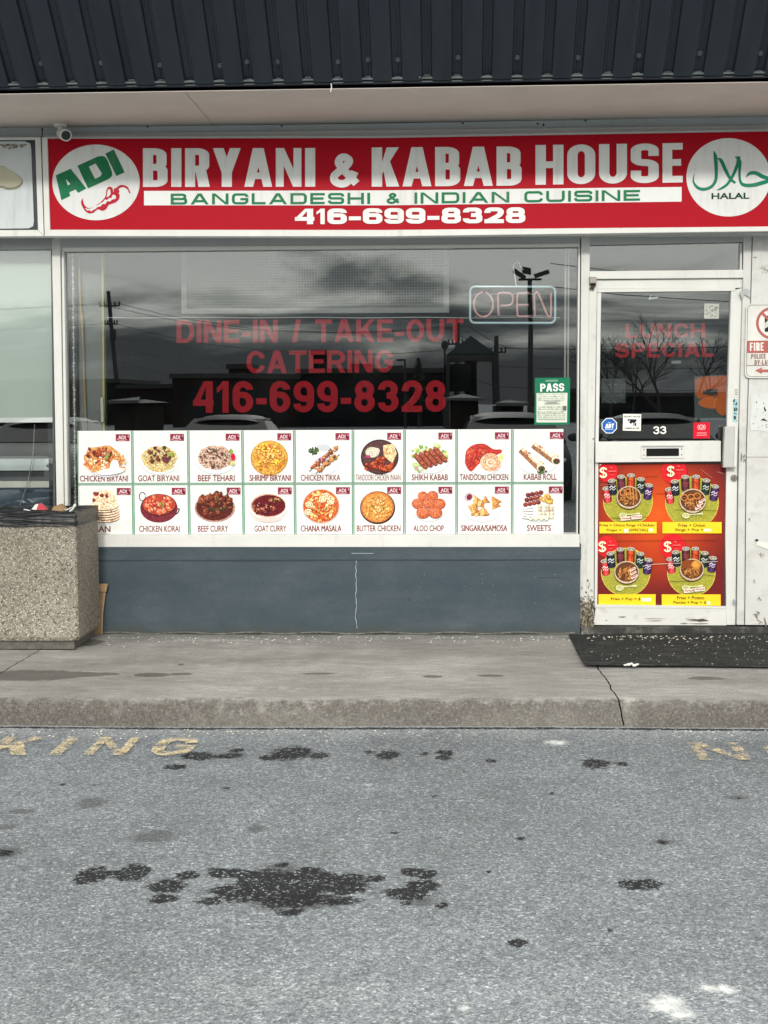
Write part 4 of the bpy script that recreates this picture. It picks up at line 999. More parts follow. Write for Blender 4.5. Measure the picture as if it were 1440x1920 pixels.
def meat(p, cx, cy, rx, ry, n, cols, hi, rng, r0=3.5, r1=7):
    for _ in range(n):
        a = rng.uniform(0, 6.28); d = math.sqrt(rng.random()); x, y = cx + rx * d * math.cos(a), cy + ry * d * math.sin(a); r = rng.uniform(r0, r1); t = rng.uniform(0, 3.1)
        c = rng.choice(cols); q = rng.uniform(.5, .9)
        p.ell(x + .6, y + .9, r, r * q, tuple(v * .55 for v in c), 8, t, .2, rng); p.ell(x, y, r, r * q, c, 8, t, .2, rng); p.ell(x - r * .25, y - r * .25, r * .42, r * .2, hi, 6, t, .2, rng)
def dish(p, row, col, rng):
    B = rng
    if row == 0:
        if col == 0:
            plate(p, 199, 861, 41, 34); p.ell(193, 862, 36, 27, (204, 150, 92), 26, 0, .06, B)
            p.blobs(190, 864, 33, 24, 170, [(226, 190, 140), (206, 120, 66), (236, 214, 180), (190, 92, 50), (240, 226, 204), (150, 70, 40)], 1.3, 3, B)
            meat(p, 190, 848, 20, 7, 9, [(140, 62, 40), (164, 78, 48)], (206, 130, 90), B); p.blobs(224, 868, 13, 18, 60, [(222, 160, 88), (236, 190, 120), (206, 130, 66)], 1.2, 2.8, B)
            leaf(p, 201, 856, 9, -1.1, (128, 140, 80)); p.poly([(205, 880), (207, 870), (212, 862), (219, 862), (223, 870), (224, 880)], (232, 232, 232)); p.ell(208, 884, 26, 6, (232, 232, 230), 24, -.12)
            for q in ((168, 842), (165, 855), (176, 848)): p.ell(q[0], q[1], 4, 3, (110, 44, 40), 8, 1, .2, B)
        elif col == 1:
            plate(p, 299, 860, 38, 30); p.ell(299, 860, 33, 25, (206, 186, 130), 26, 0, .06, B)
            p.blobs(299, 861, 32, 24, 260, [(232, 220, 180), (214, 196, 132), (240, 234, 210), (190, 170, 100), (150, 130, 70), (196, 160, 110)], 1, 2.4, B, (.3, .7))
            p.blobs(298, 853, 24, 15, 34, [(112, 56, 44), (90, 44, 40), (134, 74, 58), (70, 60, 40)], 1.6, 4, B); p.ell(322, 852, 5, 4, (130, 150, 60), 9); p.ell(310, 862, 7, 6, (100, 50, 60), 9, 0, .2, B)
        elif col == 2:
            plate(p, 405, 860, 39, 29); p.ell(404, 858, 33, 23, (198, 170, 150), 26, 0, .06, B)
            p.blobs(404, 858, 32, 22, 260, [(226, 206, 192), (206, 176, 160), (236, 224, 214), (150, 110, 100), (110, 74, 66), (186, 140, 130)], 1, 2.4, B, (.3, .7))
            p.blobs(402, 858, 26, 18, 50, [(96, 58, 50), (84, 50, 46), (120, 78, 66), (90, 86, 60)], 1.2, 3, B); p.ell(437, 857, 4, 7, (196, 24, 54), 10); p.ell(433, 846, 3.5, 5, (130, 160, 70), 8); p.ell(436, 869, 4, 4, (200, 200, 100), 8)
        elif col == 3:
            p.ell(505, 859, 35, 33, (176, 132, 60), 40); p.ell(505, 858, 33, 31, (206, 160, 74), 36)
            p.blobs(505, 860, 30, 28, 260, [(224, 180, 90), (206, 130, 54), (236, 200, 120), (214, 150, 60), (196, 110, 50)], 1.2, 3, B, (.4, .8))
            for _ in range(16):
                x, y = 505 + B.uniform(-22, 22), 853 + B.uniform(-20, 18); r = B.uniform(3.2, 5); a = B.uniform(0, 6)
                p.line([(x + r * math.cos(a + t * .5), y + r * .8 * math.sin(a + t * .5)) for t in range(9)], 3, B.choice([(234, 196, 70), (240, 190, 110), (230, 160, 80)])); p.ell(x, y, 1.2, 1, (180, 90, 40), 6)
            leaf(p, 507, 858, 4, .5, (90, 110, 40))
        elif col == 4:
            plate(p, 604, 861, 35, 30); p.ell(606, 840, 14, 7, (196, 200, 204), 18); p.blobs(588, 846, 9, 7, 40, [(50, 78, 40), (70, 98, 50), (40, 60, 34)], 1.2, 2.8, B)
            p.line([(580, 884), (634, 836)], 1.4, (60, 50, 44)); p.line([(592, 888), (637, 852)], 1.4, (60, 50, 44))
            for a in range(7): meat(p, 588 + a * 6.6, 875 - a * 5.6, 3.5, 3, 5, [(150, 78, 52), (196, 134, 78), (120, 56, 44), (210, 160, 96)], (226, 190, 140), B, 2.5, 5)
            for a in range(6): meat(p, 600 + a * 5.4, 880 - a * 4.8, 3, 3, 4, [(170, 100, 62), (206, 150, 80), (110, 56, 44)], (230, 196, 140), B, 2.5, 4.5)
            p.ell(606, 862, 5, 3, (150, 60, 90), 10); p.blobs(598, 862, 8, 5, 14, [(190, 130, 150), (150, 70, 100)], 1, 2, B)
        elif col == 5:
            p.ell(712, 857, 35.5, 33, (58, 40, 46), 40); p.ell(712, 857, 33, 30.5, (84, 56, 58), 36)
            p.poly([(718, 835), (738, 832), (744, 850), (736, 868), (720, 856)], (222, 196, 150)); p.blobs(730, 848, 9, 10, 30, [(236, 214, 176), (206, 170, 120), (190, 140, 96)], 1, 3, B)
            p.ell(698, 848, 13, 10, (196, 200, 170), 18); onion(p, 697, 850, 8); onion(p, 706, 845, 6); p.ell(690, 856, 5, 3, (170, 60, 110), 9)
            meat(p, 712, 872, 26, 12, 30, [(150, 54, 34), (180, 76, 44), (120, 40, 34)], (216, 120, 80), B, 3, 6.5)
        elif col == 6:
            plate(p, 806, 859, 38, 29); p.blobs(806, 851, 34, 18, 60, [(150, 176, 90), (180, 200, 120), (120, 156, 70), (206, 216, 160)], 2, 5, B); p.blobs(788, 876, 14, 8, 24, [(150, 176, 90), (190, 206, 130), (190, 140, 150)], 1.5, 4, B)
            for k_ in range(5):
                x0, y0 = 777 + k_ * 9.2, 852 - k_ * 3.2; x1, y1 = x0 + 24, y0 + 27
                p.line([(x0, y0), (x0 + 4, y0 + 4), (x1 - 4, y1 - 4), (x1, y1)], [5, 9.6, 9.6, 5], (90, 40, 34)); p.line([(x0, y0 - .8), (x0 + 4, y0 + 3), (x1 - 4, y1 - 5), (x1, y1 - 1)], [4, 7.6, 7.6, 4], (150, 76, 58))
                for j in range(7): p.ell(x0 + 2 + j * 3.2, y0 + 1.5 + j * 3.5, 2.6, 1, B.choice([(190, 116, 90), (122, 56, 46), (176, 100, 74)]), 7, -.7)
        elif col == 7:
            plate(p, 907, 859, 37, 32); p.poly(smooth_path([(872, 868), (874, 846), (888, 834), (908, 832), (925, 842), (940, 843), (939, 850), (922, 856), (908, 862), (896, 872), (884, 884), (876, 878)], 3), (176, 56, 48))
            p.blobs(896, 852, 20, 14, 60, [(200, 80, 62), (160, 44, 44), (190, 66, 54), (214, 104, 80)], 1.5, 4, B); 
            for k_ in range(4): p.line([(880 + k_ * 7, 876 - k_ * 6), (886 + k_ * 8, 856 - k_ * 3)], 1.2, (120, 30, 34))
            p.ell(920, 867, 20, 17, (226, 190, 160), 22)
            for k_ in range(5): p.line([(920 + (4 + k_ * 3.3) * math.cos(t * .45 + k_), 867 + (3 + k_ * 2.9) * math.sin(t * .45 + k_)) for t in range(12)], 1.5, B.choice([(240, 216, 196), (206, 150, 120), (196, 130, 104)]))
            p.ell(939, 858, 4, 8, (200, 206, 130), 12, .4)
        else:
            plate(p, 1008, 861, 40, 28); 
            for (x0, y0, x1, y1) in ((977, 842, 1014, 876), (1000, 833, 1042, 862)):
                p.line([(x0, y0), (x1, y1)], [15, 19], (150, 104, 74)); p.line([(x0 + 2, y0 - 3), (x1 + 1, y1 - 4)], [9, 11], (222, 200, 176)); p.line([(x0 + 5, y0 - 6), (x1 - 5, y1 - 9)], [4, 5], (240, 236, 230))
                p.ell(x1 + 1, y1 + 2, 9, 8, (228, 214, 196), 16, .6); p.ell(x1 + 1.5, y1 + 3, 6.6, 5.6, (70, 60, 40), 14); p.blobs(x1 + 1.5, y1 + 3, 5, 4, 14, [(120, 40, 50), (70, 100, 50), (190, 150, 110), (54, 74, 40)], 1, 2, B)
                p.blobs(x0 + 10, y0 + 8, 9, 6, 12, [(166, 112, 76), (190, 140, 100), (126, 84, 58)], 1, 2.4, B)
            p.blobs(1016, 884, 8, 3, 20, [(60, 84, 44), (84, 110, 56), (50, 66, 40)], 1.4, 3, B)
    else:
        if col == 0:
            plate(p, 193, 956, 33, 28)
            for k_ in range(6):
                p.ell(194 + (k_ % 2), 972 - k_ * 4.6, 30 - k_ * .5, 9, (112, 72, 56), 26); p.ell(194 + (k_ % 2), 970.5 - k_ * 4.6, 30 - k_ * .5, 8.6, (232, 214, 186), 26); p.blobs(194, 974 - k_ * 4.6, 26, 3.5, 8, [(190, 150, 116), (150, 100, 76)], 1, 2.4, B)
            p.ell(196, 936, 23, 17, (228, 208, 178), 26, 0, .05, B); p.blobs(196, 938, 20, 14, 60, [(240, 228, 206), (206, 176, 140), (186, 140, 110)], .8, 2.4, B)
            for q in ((180, 926, 6, 4), (191, 929, 4, 3.5), (200, 930, 3, 4), (176, 938, 3, 4)): p.ell(*q, (130, 54, 44), 9, 0, .2, B)
        elif col == 1:
            p.line([(267 + 6 * math.cos(t * .5) - 0, 931 + 8 * math.sin(t * .5)) for t in range(13)], 1.6, (60, 40, 44)); p.line(smooth_path([(325, 966), (333, 962), (336, 954), (330, 956)], 4), 2.2, (50, 36, 40))
            p.ell(298, 953, 35, 27, (112, 40, 52), 36); p.ell(298, 947, 33, 21, (78, 34, 40), 36); p.ell(298, 946, 31, 19, (170, 64, 48), 30)
            meat(p, 298, 946, 27, 15, 34, [(206, 96, 70), (190, 74, 58), (222, 130, 96)], (238, 190, 160), B, 3, 6); leaf(p, 302, 944, 5, .3, (120, 140, 60)); leaf(p, 305, 947, 5, 1.3, (110, 130, 60))
        elif col == 2:
            plate(p, 403, 952, 38, 27, (170, 130, 120), (120, 50, 40)); p.ell(403, 952, 34, 24, (84, 34, 28), 30)
            meat(p, 402, 944, 30, 20, 42, [(116, 56, 40), (96, 44, 34), (134, 70, 50), (78, 36, 30)], (170, 104, 80), B, 4, 8); p.line(smooth_path([(392, 952), (402, 956), (416, 955), (427, 951)], 4), 2.6, (50, 70, 44)); leaf(p, 408, 938, 7, 1.2, (60, 60, 36))
        elif col == 3:
            p.ell(503, 953, 37, 28, (206, 200, 196), 36); p.ell(503, 949, 36, 25, (226, 222, 218), 36); p.ell(503, 948, 33, 22, (196, 150, 130), 34); p.ell(504, 948, 31, 20, (92, 24, 32), 34)
            meat(p, 496, 952, 20, 11, 22, [(120, 44, 40), (140, 66, 52), (84, 26, 34)], (206, 150, 120), B, 3, 6); p.blobs(516, 938, 11, 4, 20, [(110, 130, 60), (150, 90, 60), (206, 150, 110)], 1, 2.4, B); p.ell(503, 974, 24, 5, (210, 196, 190), 20)
        elif col == 4:
            p.ell(602, 950, 35, 33, (196, 190, 184), 38); p.ell(602, 949, 33.5, 31, (200, 96, 44), 36)
            p.blobs(602, 950, 30, 28, 190, [(232, 196, 130), (240, 214, 160), (206, 110, 60), (190, 70, 40), (220, 170, 100)], 1.6, 3.3, B, (.7, 1))
            for q in ((612, 930), (620, 940), (580, 946), (578, 960), (605, 936)): onion(p, q[0], q[1], 7, (234, 222, 190), (150, 110, 60))
            p.blobs(604, 958, 20, 14, 10, [(190, 30, 36), (90, 120, 50)], 1.4, 2.4, B)
        elif col == 5:
            p.ell(708, 952, 33, 31, (60, 40, 36), 40); p.ell(707.5, 950.5, 31, 29, (190, 110, 56), 38); p.ell(707.5, 951, 28, 26, (206, 140, 70), 34)
            for _ in range(46):
                a = B.uniform(0, 6.28); d = 23 * math.sqrt(B.random()); x, y = 707 + d * math.cos(a), 951 + d * .95 * math.sin(a); t = B.uniform(0, 3); l = B.uniform(3, 6)
                p.ell(x + .6, y + .8, l, 2.4, (150, 84, 40), 8, t); p.ell(x, y, l, 2.1, B.choice([(228, 176, 104), (214, 150, 80), (236, 196, 130)]), 8, t)
            leaf(p, 700, 950, 4, .6, (96, 120, 60)); leaf(p, 716, 958, 3, 1.6, (90, 110, 60))
        elif col == 6:
            plate(p, 805, 949, 34, 29)
            for x, y, rx, ry in ((793, 930, 10, 8.5), (811, 929, 10.5, 8.5), (783, 944, 11, 9.5), (804, 943, 11.5, 9), (824, 944, 11, 9.5), (793, 961, 12.5, 10.5), (816, 960, 13, 11)):
                p.ell(x + .5, y + 1.3, rx, ry, (130, 56, 34), 22); p.ell(x, y, rx, ry, (190, 98, 64), 22); p.ell(x - 1.5, y - 1.8, rx * .7, ry * .6, (206, 118, 82), 18); p.blobs(x, y, rx * .8, ry * .8, 20, [(216, 136, 98), (170, 80, 52), (196, 104, 70)], .6, 1.5, B)
        elif col == 7:
            plate(p, 905, 949, 38, 30); p.ell(879, 932, 8, 9, (196, 176, 186), 14, .6); p.ell(880, 932, 5, 6, (112, 40, 60), 12, .6)
            for _ in range(20):
                x, y = 906 + B.uniform(-24, 26), 946 + B.uniform(-13, 17); a = B.uniform(-.7, .7); r = B.uniform(8, 12)
                tri = [(x + r * math.sin(a), y - r * math.cos(a)), (x + r * .95 * math.sin(a + 2.2), y - r * .8 * math.cos(a + 2.2)), (x + r * .95 * math.sin(a - 2.2), y - r * .8 * math.cos(a - 2.2))]
                p.poly([(u + .8, v + 1.2) for u, v in tri], (150, 100, 54)); p.poly(tri, B.choice([(222, 176, 112), (210, 158, 92), (232, 190, 130)])); p.poly([tri[0], tri[1], ((tri[1][0] + tri[2][0]) / 2, (tri[1][1] + tri[2][1]) / 2)], B.choice([(196, 140, 80), (186, 126, 70)]))
        else:
            plate(p, 1010, 949, 34, 30)
            def ballp(x, y, r, c): p.ell(x + .4, y + .7, r, r * .92, tuple(v * .6 for v in c), 12); p.ell(x, y, r * .95, r * .87, c, 12); p.ell(x - r * .25, y - r * .3, r * .35, r * .25, tuple(min(255, v * 1.25 + 20) for v in c), 8)
            for i in range(4):
                for j in range(3): ballp(985 + i * 8 + j * 2.5, 946 - j * 9 - i * 1.6, 4.7, B.choice([(118, 52, 48), (132, 60, 52), (104, 42, 42)]))
            for _ in range(16): ballp(1023 + B.uniform(-10, 14), 934 + B.uniform(-8, 9), 4, B.choice([(214, 170, 90), (226, 190, 110), (200, 150, 76)]))
            for i in range(4):
                for j in range(4): ballp(1012 + i * 7.4, 949 + j * 6.6, 3.8, B.choice([(226, 216, 190), (206, 196, 170), (190, 170, 150), (236, 230, 210)]))
            for j in range(5): p.line([(978, 953 + j * 4.2), (1001, 951 + j * 5.4)], 3.4, (240, 240, 238)); p.line([(980, 955 + j * 4.2), (1000, 953.2 + j * 5.4)], .8, (60, 56, 56))
            for j in range(8): ballp(990 + j * 5, 970 + (j % 2) * 3, 3.3, (226, 222, 200))
CAPS = [['CHICKEN BIRYANI', 'GOAT BIRYANI', 'BEEF TEHARI', 'SHRIMP BIRYANI', 'CHICKEN TIKKA', 'TANDOORI CHICKEN /NAAN', 'SHIKH KABAB', 'TANDOORI CHICKEN', 'KABAB ROLL'],
        ['NAAN', 'CHICKEN KORAI', 'BEEF CURRY', 'GOAT CURRY', 'CHANA MASALA', 'BUTTER CHICKEN', 'ALOO CHOP', 'SINGARA/SAMOSA', 'SWEETS']]
CX = [[(150, 240), (259, 336), (371, 440), (468, 545), (564, 638), (667, 751), (772, 840), (862, 953), (982, 1044)],
      [(163, 207), (261, 337), (371, 428), (477, 537), (564, 640), (669, 751), (775, 832), (865, 951), (988, 1033)]]
DESC = [['chicken biryani with a white egg', 'goat biryani rice', 'beef tehari rice with a red tomato edge', 'yellow shrimp biryani', 'chicken tikka skewers', 'tandoori chicken and naan on a dark plate', 'five shikh kababs on lettuce', 'red tandoori chicken leg with onion rings', 'two kabab rolls'],
        ['a stack of naan, partly hidden by the bin', 'chicken korai in a handled bowl', 'dark beef curry', 'goat curry in a glass bowl', 'chana masala with onion slices', 'butter chicken in a dark rimmed pan', 'seven round aloo chop patties', 'a pile of triangular samosas', 'brown and white round sweets']]
YP = -.004
for row in (0, 1):
    for col in range(9):
        rng = random.Random(row * 20 + col + 1); xa, xb, xc, xd2 = COLX[col]
        if row == 0: q = [(xa, topy(xa)), (xb - .6, topy(xb)), ((xb + xd2) / 2 - .6, midy(xb) - .4), ((xa + xc) / 2, midy(xa) - .4)]
        else: q = [((xa + xc) / 2, midy(xa) + .4), ((xb + xd2) / 2 - .6, midy(xb) + .4), (xd2 - .6, boty(xd2)), (xc, boty(xc))]
        t = thing('menu_poster', P(q[3][0], q[3][1], YP), 'white menu poster picturing ' + DESC[row][col], 'poster', 'menu posters on the shop window')
        pr = Print(YP - rng.uniform(0, .0008)); pr.poly(q, WP)
        GE = (8, 128, 84)
        L0, R0 = (0 if col else -9), (1 if col < 8 else 1)
        if row == 0:
            pr.line([(q[3][0], q[3][1] - 1.2), (q[2][0], q[2][1] - 1.2)], 1.35, GE)
        else:
            pr.line([(q[0][0], q[0][1] + 1.2), (q[1][0], q[1][1] + 1.2)], 1.35, GE); pr.line([(q[3][0], q[3][1] - 1.0), (q[2][0], q[2][1] - 1.0)], .8, GE)
        if col < 8: pr.line([(q[1][0] - 1.3, q[1][1] + .6), (q[2][0] - 1.3, q[2][1] - .8)], 1.5, GE)
        pr.line([(q[0][0] + 1.4, q[0][1] + .6), (q[3][0] + 1.4, q[3][1] - .8)], 1.5 if col else .8, GE)
        build('sheet', pr, m_print, t)
        pr = Print(YP - .0015); dish(pr, row, col, rng); build('food_picture', pr, m_photo, t)
        a, b = CX[row][col]; yc = (891.5 - 3.0 * (a - 150) / 830) if row == 0 else (986 - 1.6 * (a - 160) / 830)
        pr = Print(YP - .0015); cs = CAPS[row][col]
        for dx in ((0,) if 'M' not in cs else (-.3, .3)): ftext(pr, cs, a + dx, yc, b + dx, yc + 11.6, BR, .004 if len(cs) > 20 else 0 if 'M' in cs else .016, -.002)
        build('caption', pr, m_print, t)
        bx = BADGE[row][col]; by = (814 - 4.0 * col / 8) if row == 0 else (915 - 3.0 * col / 8)
        pr = Print(YP - .0015); pr.rect(bx, by, bx + 26, by + 13.2, (140, 42, 66))
        ftext(pr, 'ADI', bx + 4.5, by + 2.8, bx + 18.5, by + 9.6, (232, 214, 218), .02); pr.line(smooth_path([(bx + 2, by + 9.6), (bx + 8, by + 11.8), (bx + 16, by + 11.6), (bx + 22, by + 9.8)], 3), 1.1, (214, 170, 180)); pr.ell(bx + 22, by + 8.4, 2.4, 2.2, (96, 20, 40), 9); pr.rect(bx + 23, by + 1.5, bx + 24, by + 6, (220, 190, 196))
        build('badge', pr, m_print, t)
# ================================================================== DOOR
YD = -.03
df = thing('door_frame', P(1250, 1176, YW), 'white aluminium door frame with a narrow transom pane above the shop door', 'door frame')
mb = MB(); mb.slab([(1106, 437), (1396, 432), (1396, 453), (1106, 459)], YW + .004, .1); build('head_rail', mb, m_alu_grey, df, bevel=.003)
mb = MB(); mb.slab([(1105, 508.5), (1395, 505.5), (1394, 521), (1105, 523.5)], YW - .004, .1); build('transom_rail', mb, m_alu, df, bevel=.004)
mb = MB(); mb.slab([(1104, 452), (1392, 449), (1391, 510), (1104, 511)], .0, .006); build('transom_pane', mb, m_glass, df)
mb = MB(); mb.slab([(1105, 523), (1120, 523), (1114, 860), (1113.5, 1176), (1098.5, 1176), (1100.5, 760)], YW + .008, .1); build('hinge_jamb', mb, m_alu_dirty, df, bevel=.003)
mb = MB(); mb.slab([(1394.5, 432), (1411, 431), (1401, 800), (1396, 1172), (1381.5, 1172), (1386, 800), (1393, 530)], YW, .12); build('lock_jamb', mb, m_alu_grey if False else m_column, df, bevel=.004)
mb = MB(); mb.slab([(1388.5, 456), (1391, 456), (1391, 506), (1388, 506)], YW + .02, .05); build('transom_bead', mb, m_alu, df)
dr = thing('shop_door', P(1250, 1172, YD), 'white framed glass shop door with mail slot and food poster', 'door')
mb = MB()
mb.slab([(1119, 525), (1392, 521.5), (1391.5, 540), (1119.5, 542)], YD, .05); build('top_rail', mb, m_alu, dr, bevel=.003)
mb = MB(); mb.slab([(1119.5, 542), (1379, 539.5), (1378.5, 545.5), (1120, 548)], YD - .006, .04); build('top_bead', mb, m_alu, dr, bevel=.002)
mb = MB(); mb.slab([(1119.5, 548), (1127.5, 548), (1122.5, 830), (1120, 1140), (1114.5, 1140), (1116, 830)], YD, .05); build('hinge_stile', mb, m_alu, dr, bevel=.003)
mb = MB(); mb.slab([(1371, 545), (1391.5, 540), (1383.5, 830), (1379, 1172), (1362, 1172), (1360, 1000), (1364, 760)], YD, .05); build('lock_stile', mb, m_alu, dr, bevel=.003)
mb = MB(); mb.slab([(1117, 1137), (1362, 1138.5), (1362, 1173), (1112.5, 1172)], YD - .002, .05); build('bottom_rail', mb, painted('kicked_white_rail', (.62, .62, .59), (.2, .17, .13), .8, stretch=(1.4, 3, 9), lo=.54), dr, bevel=.003)
mb = MB(); mb.slab([(1116, 1133.5), (1362, 1137), (1362, 1141), (1116, 1139)], YD - .006, .03); build('bottom_bead', mb, m_alu, dr)
mb = MB(); mb.slab([(1122, 540), (1374, 538), (1364, 836), (1118, 836)], .0, .006); build('glass_pane', mb, m_glass, dr)
mb = MB(); mb.slab([(1116.5, 828.5), (1352, 826.5), (1352, 865.5), (1116.5, 867.5)], YD - .03, .07); mid = build('mid_rail', mb, m_alu, dr, bevel=.004)
ml = MB(); ml.slab([(1202.5, 837), (1283, 836.5), (1283, 859.5), (1202.5, 860)], YD - .036, .01); slot = build('mail_slot', ml, m_alu, dr, bevel=.002)
mb = MB(); mb.slab([(1212, 841), (1273, 840.5), (1273, 855), (1212, 855.5)], YD - .0375, .003); build('slot_opening', mb, m_black, slot)
mb = MB(); mb.slab([(1203, 835.5), (1282, 835), (1282, 837), (1203, 837.5)], YD - .045, .012); build('slot_hood', mb, m_alu_grey, slot)
mb = MB()
for a, b in ((1207.5, 842.5), (1207.5, 853), (1278, 842), (1278, 852.5)): mb.ball(P(a, b, YD - .037), .004, (1, .5, 1), 8, 4)
build('screw', mb, m_dark, slot)
mb = MB(); mb.slab([(1119, 866), (1362, 865.5), (1361, 869), (1119, 870)], YD + .005, .02); build('shadow_gap', mb, m_dark, dr)
mb = MB(); mb.slab([(1117, 868), (1366, 866), (1361, 1140), (1115, 1140)], YD + .02, .02); build('lower_panel', mb, m_dark, dr)
mb = MB(); mb.slab([(1359, 800), (1381.5, 799), (1379, 876.5), (1356, 877)], YD - .075, .055); hd = build('pull_handle', mb, plain('satin_handle', (.48, .48, .46), .35, .25, var=.1), dr, bevel=.004)
mb = MB(); mb.slab([(1378, 799), (1383.5, 799), (1381, 876), (1376, 876)], YD - .082, .062); build('handle_edge', mb, m_alu, hd, bevel=.003)
mb = MB(); c = P(1376, 896, YD - .001); mb.tube([c, c + Vector((0, -.012, 0))], .020, 20); mb.tube([c + Vector((0, -.012, 0)), c + Vector((0, -.017, 0))], .014, 16); lk = build('lock', mb, m_lock, dr)
mb = MB(); c = c + Vector((0, -.0178, 0)); mb.box(c.x - .0015, c.x + .0015, c.y - .0006, c.y, c.z - .007, c.z + .007); build('keyhole', mb, m_black, lk)
mb = MB(); mb.slab([(1105, 519), (1118.5, 519), (1118.5, 531), (1106, 531.5)], YW - .035, .05); build('pivot_hinge', mb, m_lock, dr, bevel=.003)
mb = MB(); c = P(1112.5, 823, YW + .006); mb.ball(c, .005, (1, .5, 1), 8, 4); build('screw', mb, m_dark, df)
pr = Print(YD - .0045); rs = random.Random(8)
for cx, cy, w in ((1166, 1157, 8), (1228, 1160, 22), (1226, 1164, 16), (1300, 1164, 12), (1295, 1161, 10), (1308, 1169, 22), (1137, 1163, 2), (1282, 1169, 8)):
    pr.poly(smooth_path([(cx - w, cy + rs.uniform(-.5, .8)), (cx, cy - rs.uniform(.2, 1.2)), (cx + w, cy + rs.uniform(-1, .5)), (cx + w * .3, cy + rs.uniform(.3, 1.4)), (cx - w * .5, cy + .6)], 3), (118, 108, 92))
pr.poly([(1298, 1162), (1318, 1160), (1330, 1164), (1312, 1166)], (84, 78, 68)); build('scuff_mark', pr, m_print, dr)
rs = random.Random(14); pr = Print(YW - .001)
for _ in range(260):
    x = rs.uniform(1088, 1099); y = 1176 - abs(rs.gauss(0, 26)); pr.ell(x, y, rs.uniform(.4, 2), rs.uniform(.5, 3.4), rs.choice([(128, 120, 104), (96, 88, 74), (150, 142, 126), (70, 64, 54)]), 8, rs.uniform(-.3, .3), .3, rs)
build('dirt_stain', pr, m_print, sf)
pr = Print(YW + .007)
for _ in range(300):
    x = rs.uniform(1099.5, 1113); y = 1176 - abs(rs.gauss(0, 28)); pr.ell(x, y, rs.uniform(.4, 2), rs.uniform(.5, 3.6), rs.choice([(128, 120, 104), (96, 88, 74), (150, 142, 126), (70, 64, 54)]), 8, rs.uniform(-.3, .3), .3, rs)
for q in ((1112, 534), (1110, 540)): pr.ell(q[0], q[1], 5, 4, (60, 56, 50), 10, 0, .3, rs)
build('dirt_stain', pr, m_print, df)
# --- one big poster of four combo pictures on the lower panel
cp = thing('combo_poster', P(1240, 1137, YD - .002), 'orange poster of four fries and pop combos on the lower door', 'poster')
Q = [(1122.5, 868), (1359, 866.5), (1357.5, 1137), (1119, 1136)]
pr = Print(YD + .018); N = 26; i0 = 0
def bil(u, v):
    return (Q[0][0] * (1 - u) * (1 - v) + Q[1][0] * u * (1 - v) + Q[2][0] * u * v + Q[3][0] * (1 - u) * v, Q[0][1] * (1 - u) * (1 - v) + Q[1][1] * u * (1 - v) + Q[2][1] * u * v + Q[3][1] * (1 - u) * v)
def og(x, y):
    d = min(1, math.hypot((x - 1232) / 150, (y - 965) / 150)); a, b, c = (224, 92, 30), (186, 62, 28), (112, 34, 34)
    return tuple(a[i] + (b[i] - a[i]) * d * 2 if d < .5 else b[i] + (c[i] - b[i]) * (d - .5) * 2 for i in range(3))
for j in range(N + 1):
    for i in range(N + 1):
        q = bil(i / N, j / N); pr.v.append(P(*q, pr.Y)); pr.c.append(lin(og(*q)))
for j in range(N):
    for i in range(N): a = j * (N + 1) + i; pr.f.append([a, a + 1, a + N + 2, a + N + 1]); pr.mi.append(0)
build('sheet', pr, m_print, cp)
def Z(x, y): return (1080 + x / 4, 800 + y / 4)
def clip_l(pts):    # cut at the poster's side and top edge
    return [(max(x, 1122.8 - (y - 868) * .013), max(y, 868.2)) for x, y in pts]
CANS = [(206, 60, 66), (34, 34, 44), (84, 38, 50), (196, 72, 36), (28, 46, 40), (66, 40, 86)]
CAN2 = [(232, 222, 216), (220, 220, 224), (150, 60, 66), (120, 40, 30), (200, 206, 200), (220, 206, 226)]
QUADS = [((235, 335, 80), (390, 560, 187), [(232, 510), (273, 452), (340, 422), (412, 412), (484, 440), (542, 486)], (397, 530, 92), (172, 605, 715, 800), ['Fries + Onion Rings +Chicken', 'Finger = 1   (SPECIAL)'], 715),
         ((735, 335, 96), (870, 570, 201), [(702, 517), (744, 457), (820, 424), (900, 422), (974, 450), (1038, 495)], (876, 556, 99), (648, 1092, 715, 800), ['Fries + Onion', 'Rings + Pop ='], 715),
         ((235, 900, 80), (373, 1090, 186), [(220, 1055), (262, 998), (334, 968), (410, 965), (480, 1000), (538, 1046)], (380, 1092, 92), (165, 597, 1257, 1340), ['Fries + Pop = $'], 1257),
         ((725, 900, 97), (865, 1095, 182), [(712, 1040), (752, 988), (825, 962), (894, 962), (962, 995), (1022, 1032)], (870, 1072, 90), (643, 1085, 1258, 1342), ['Fries + Potato', 'Patties + Pop = $'], 1257)]
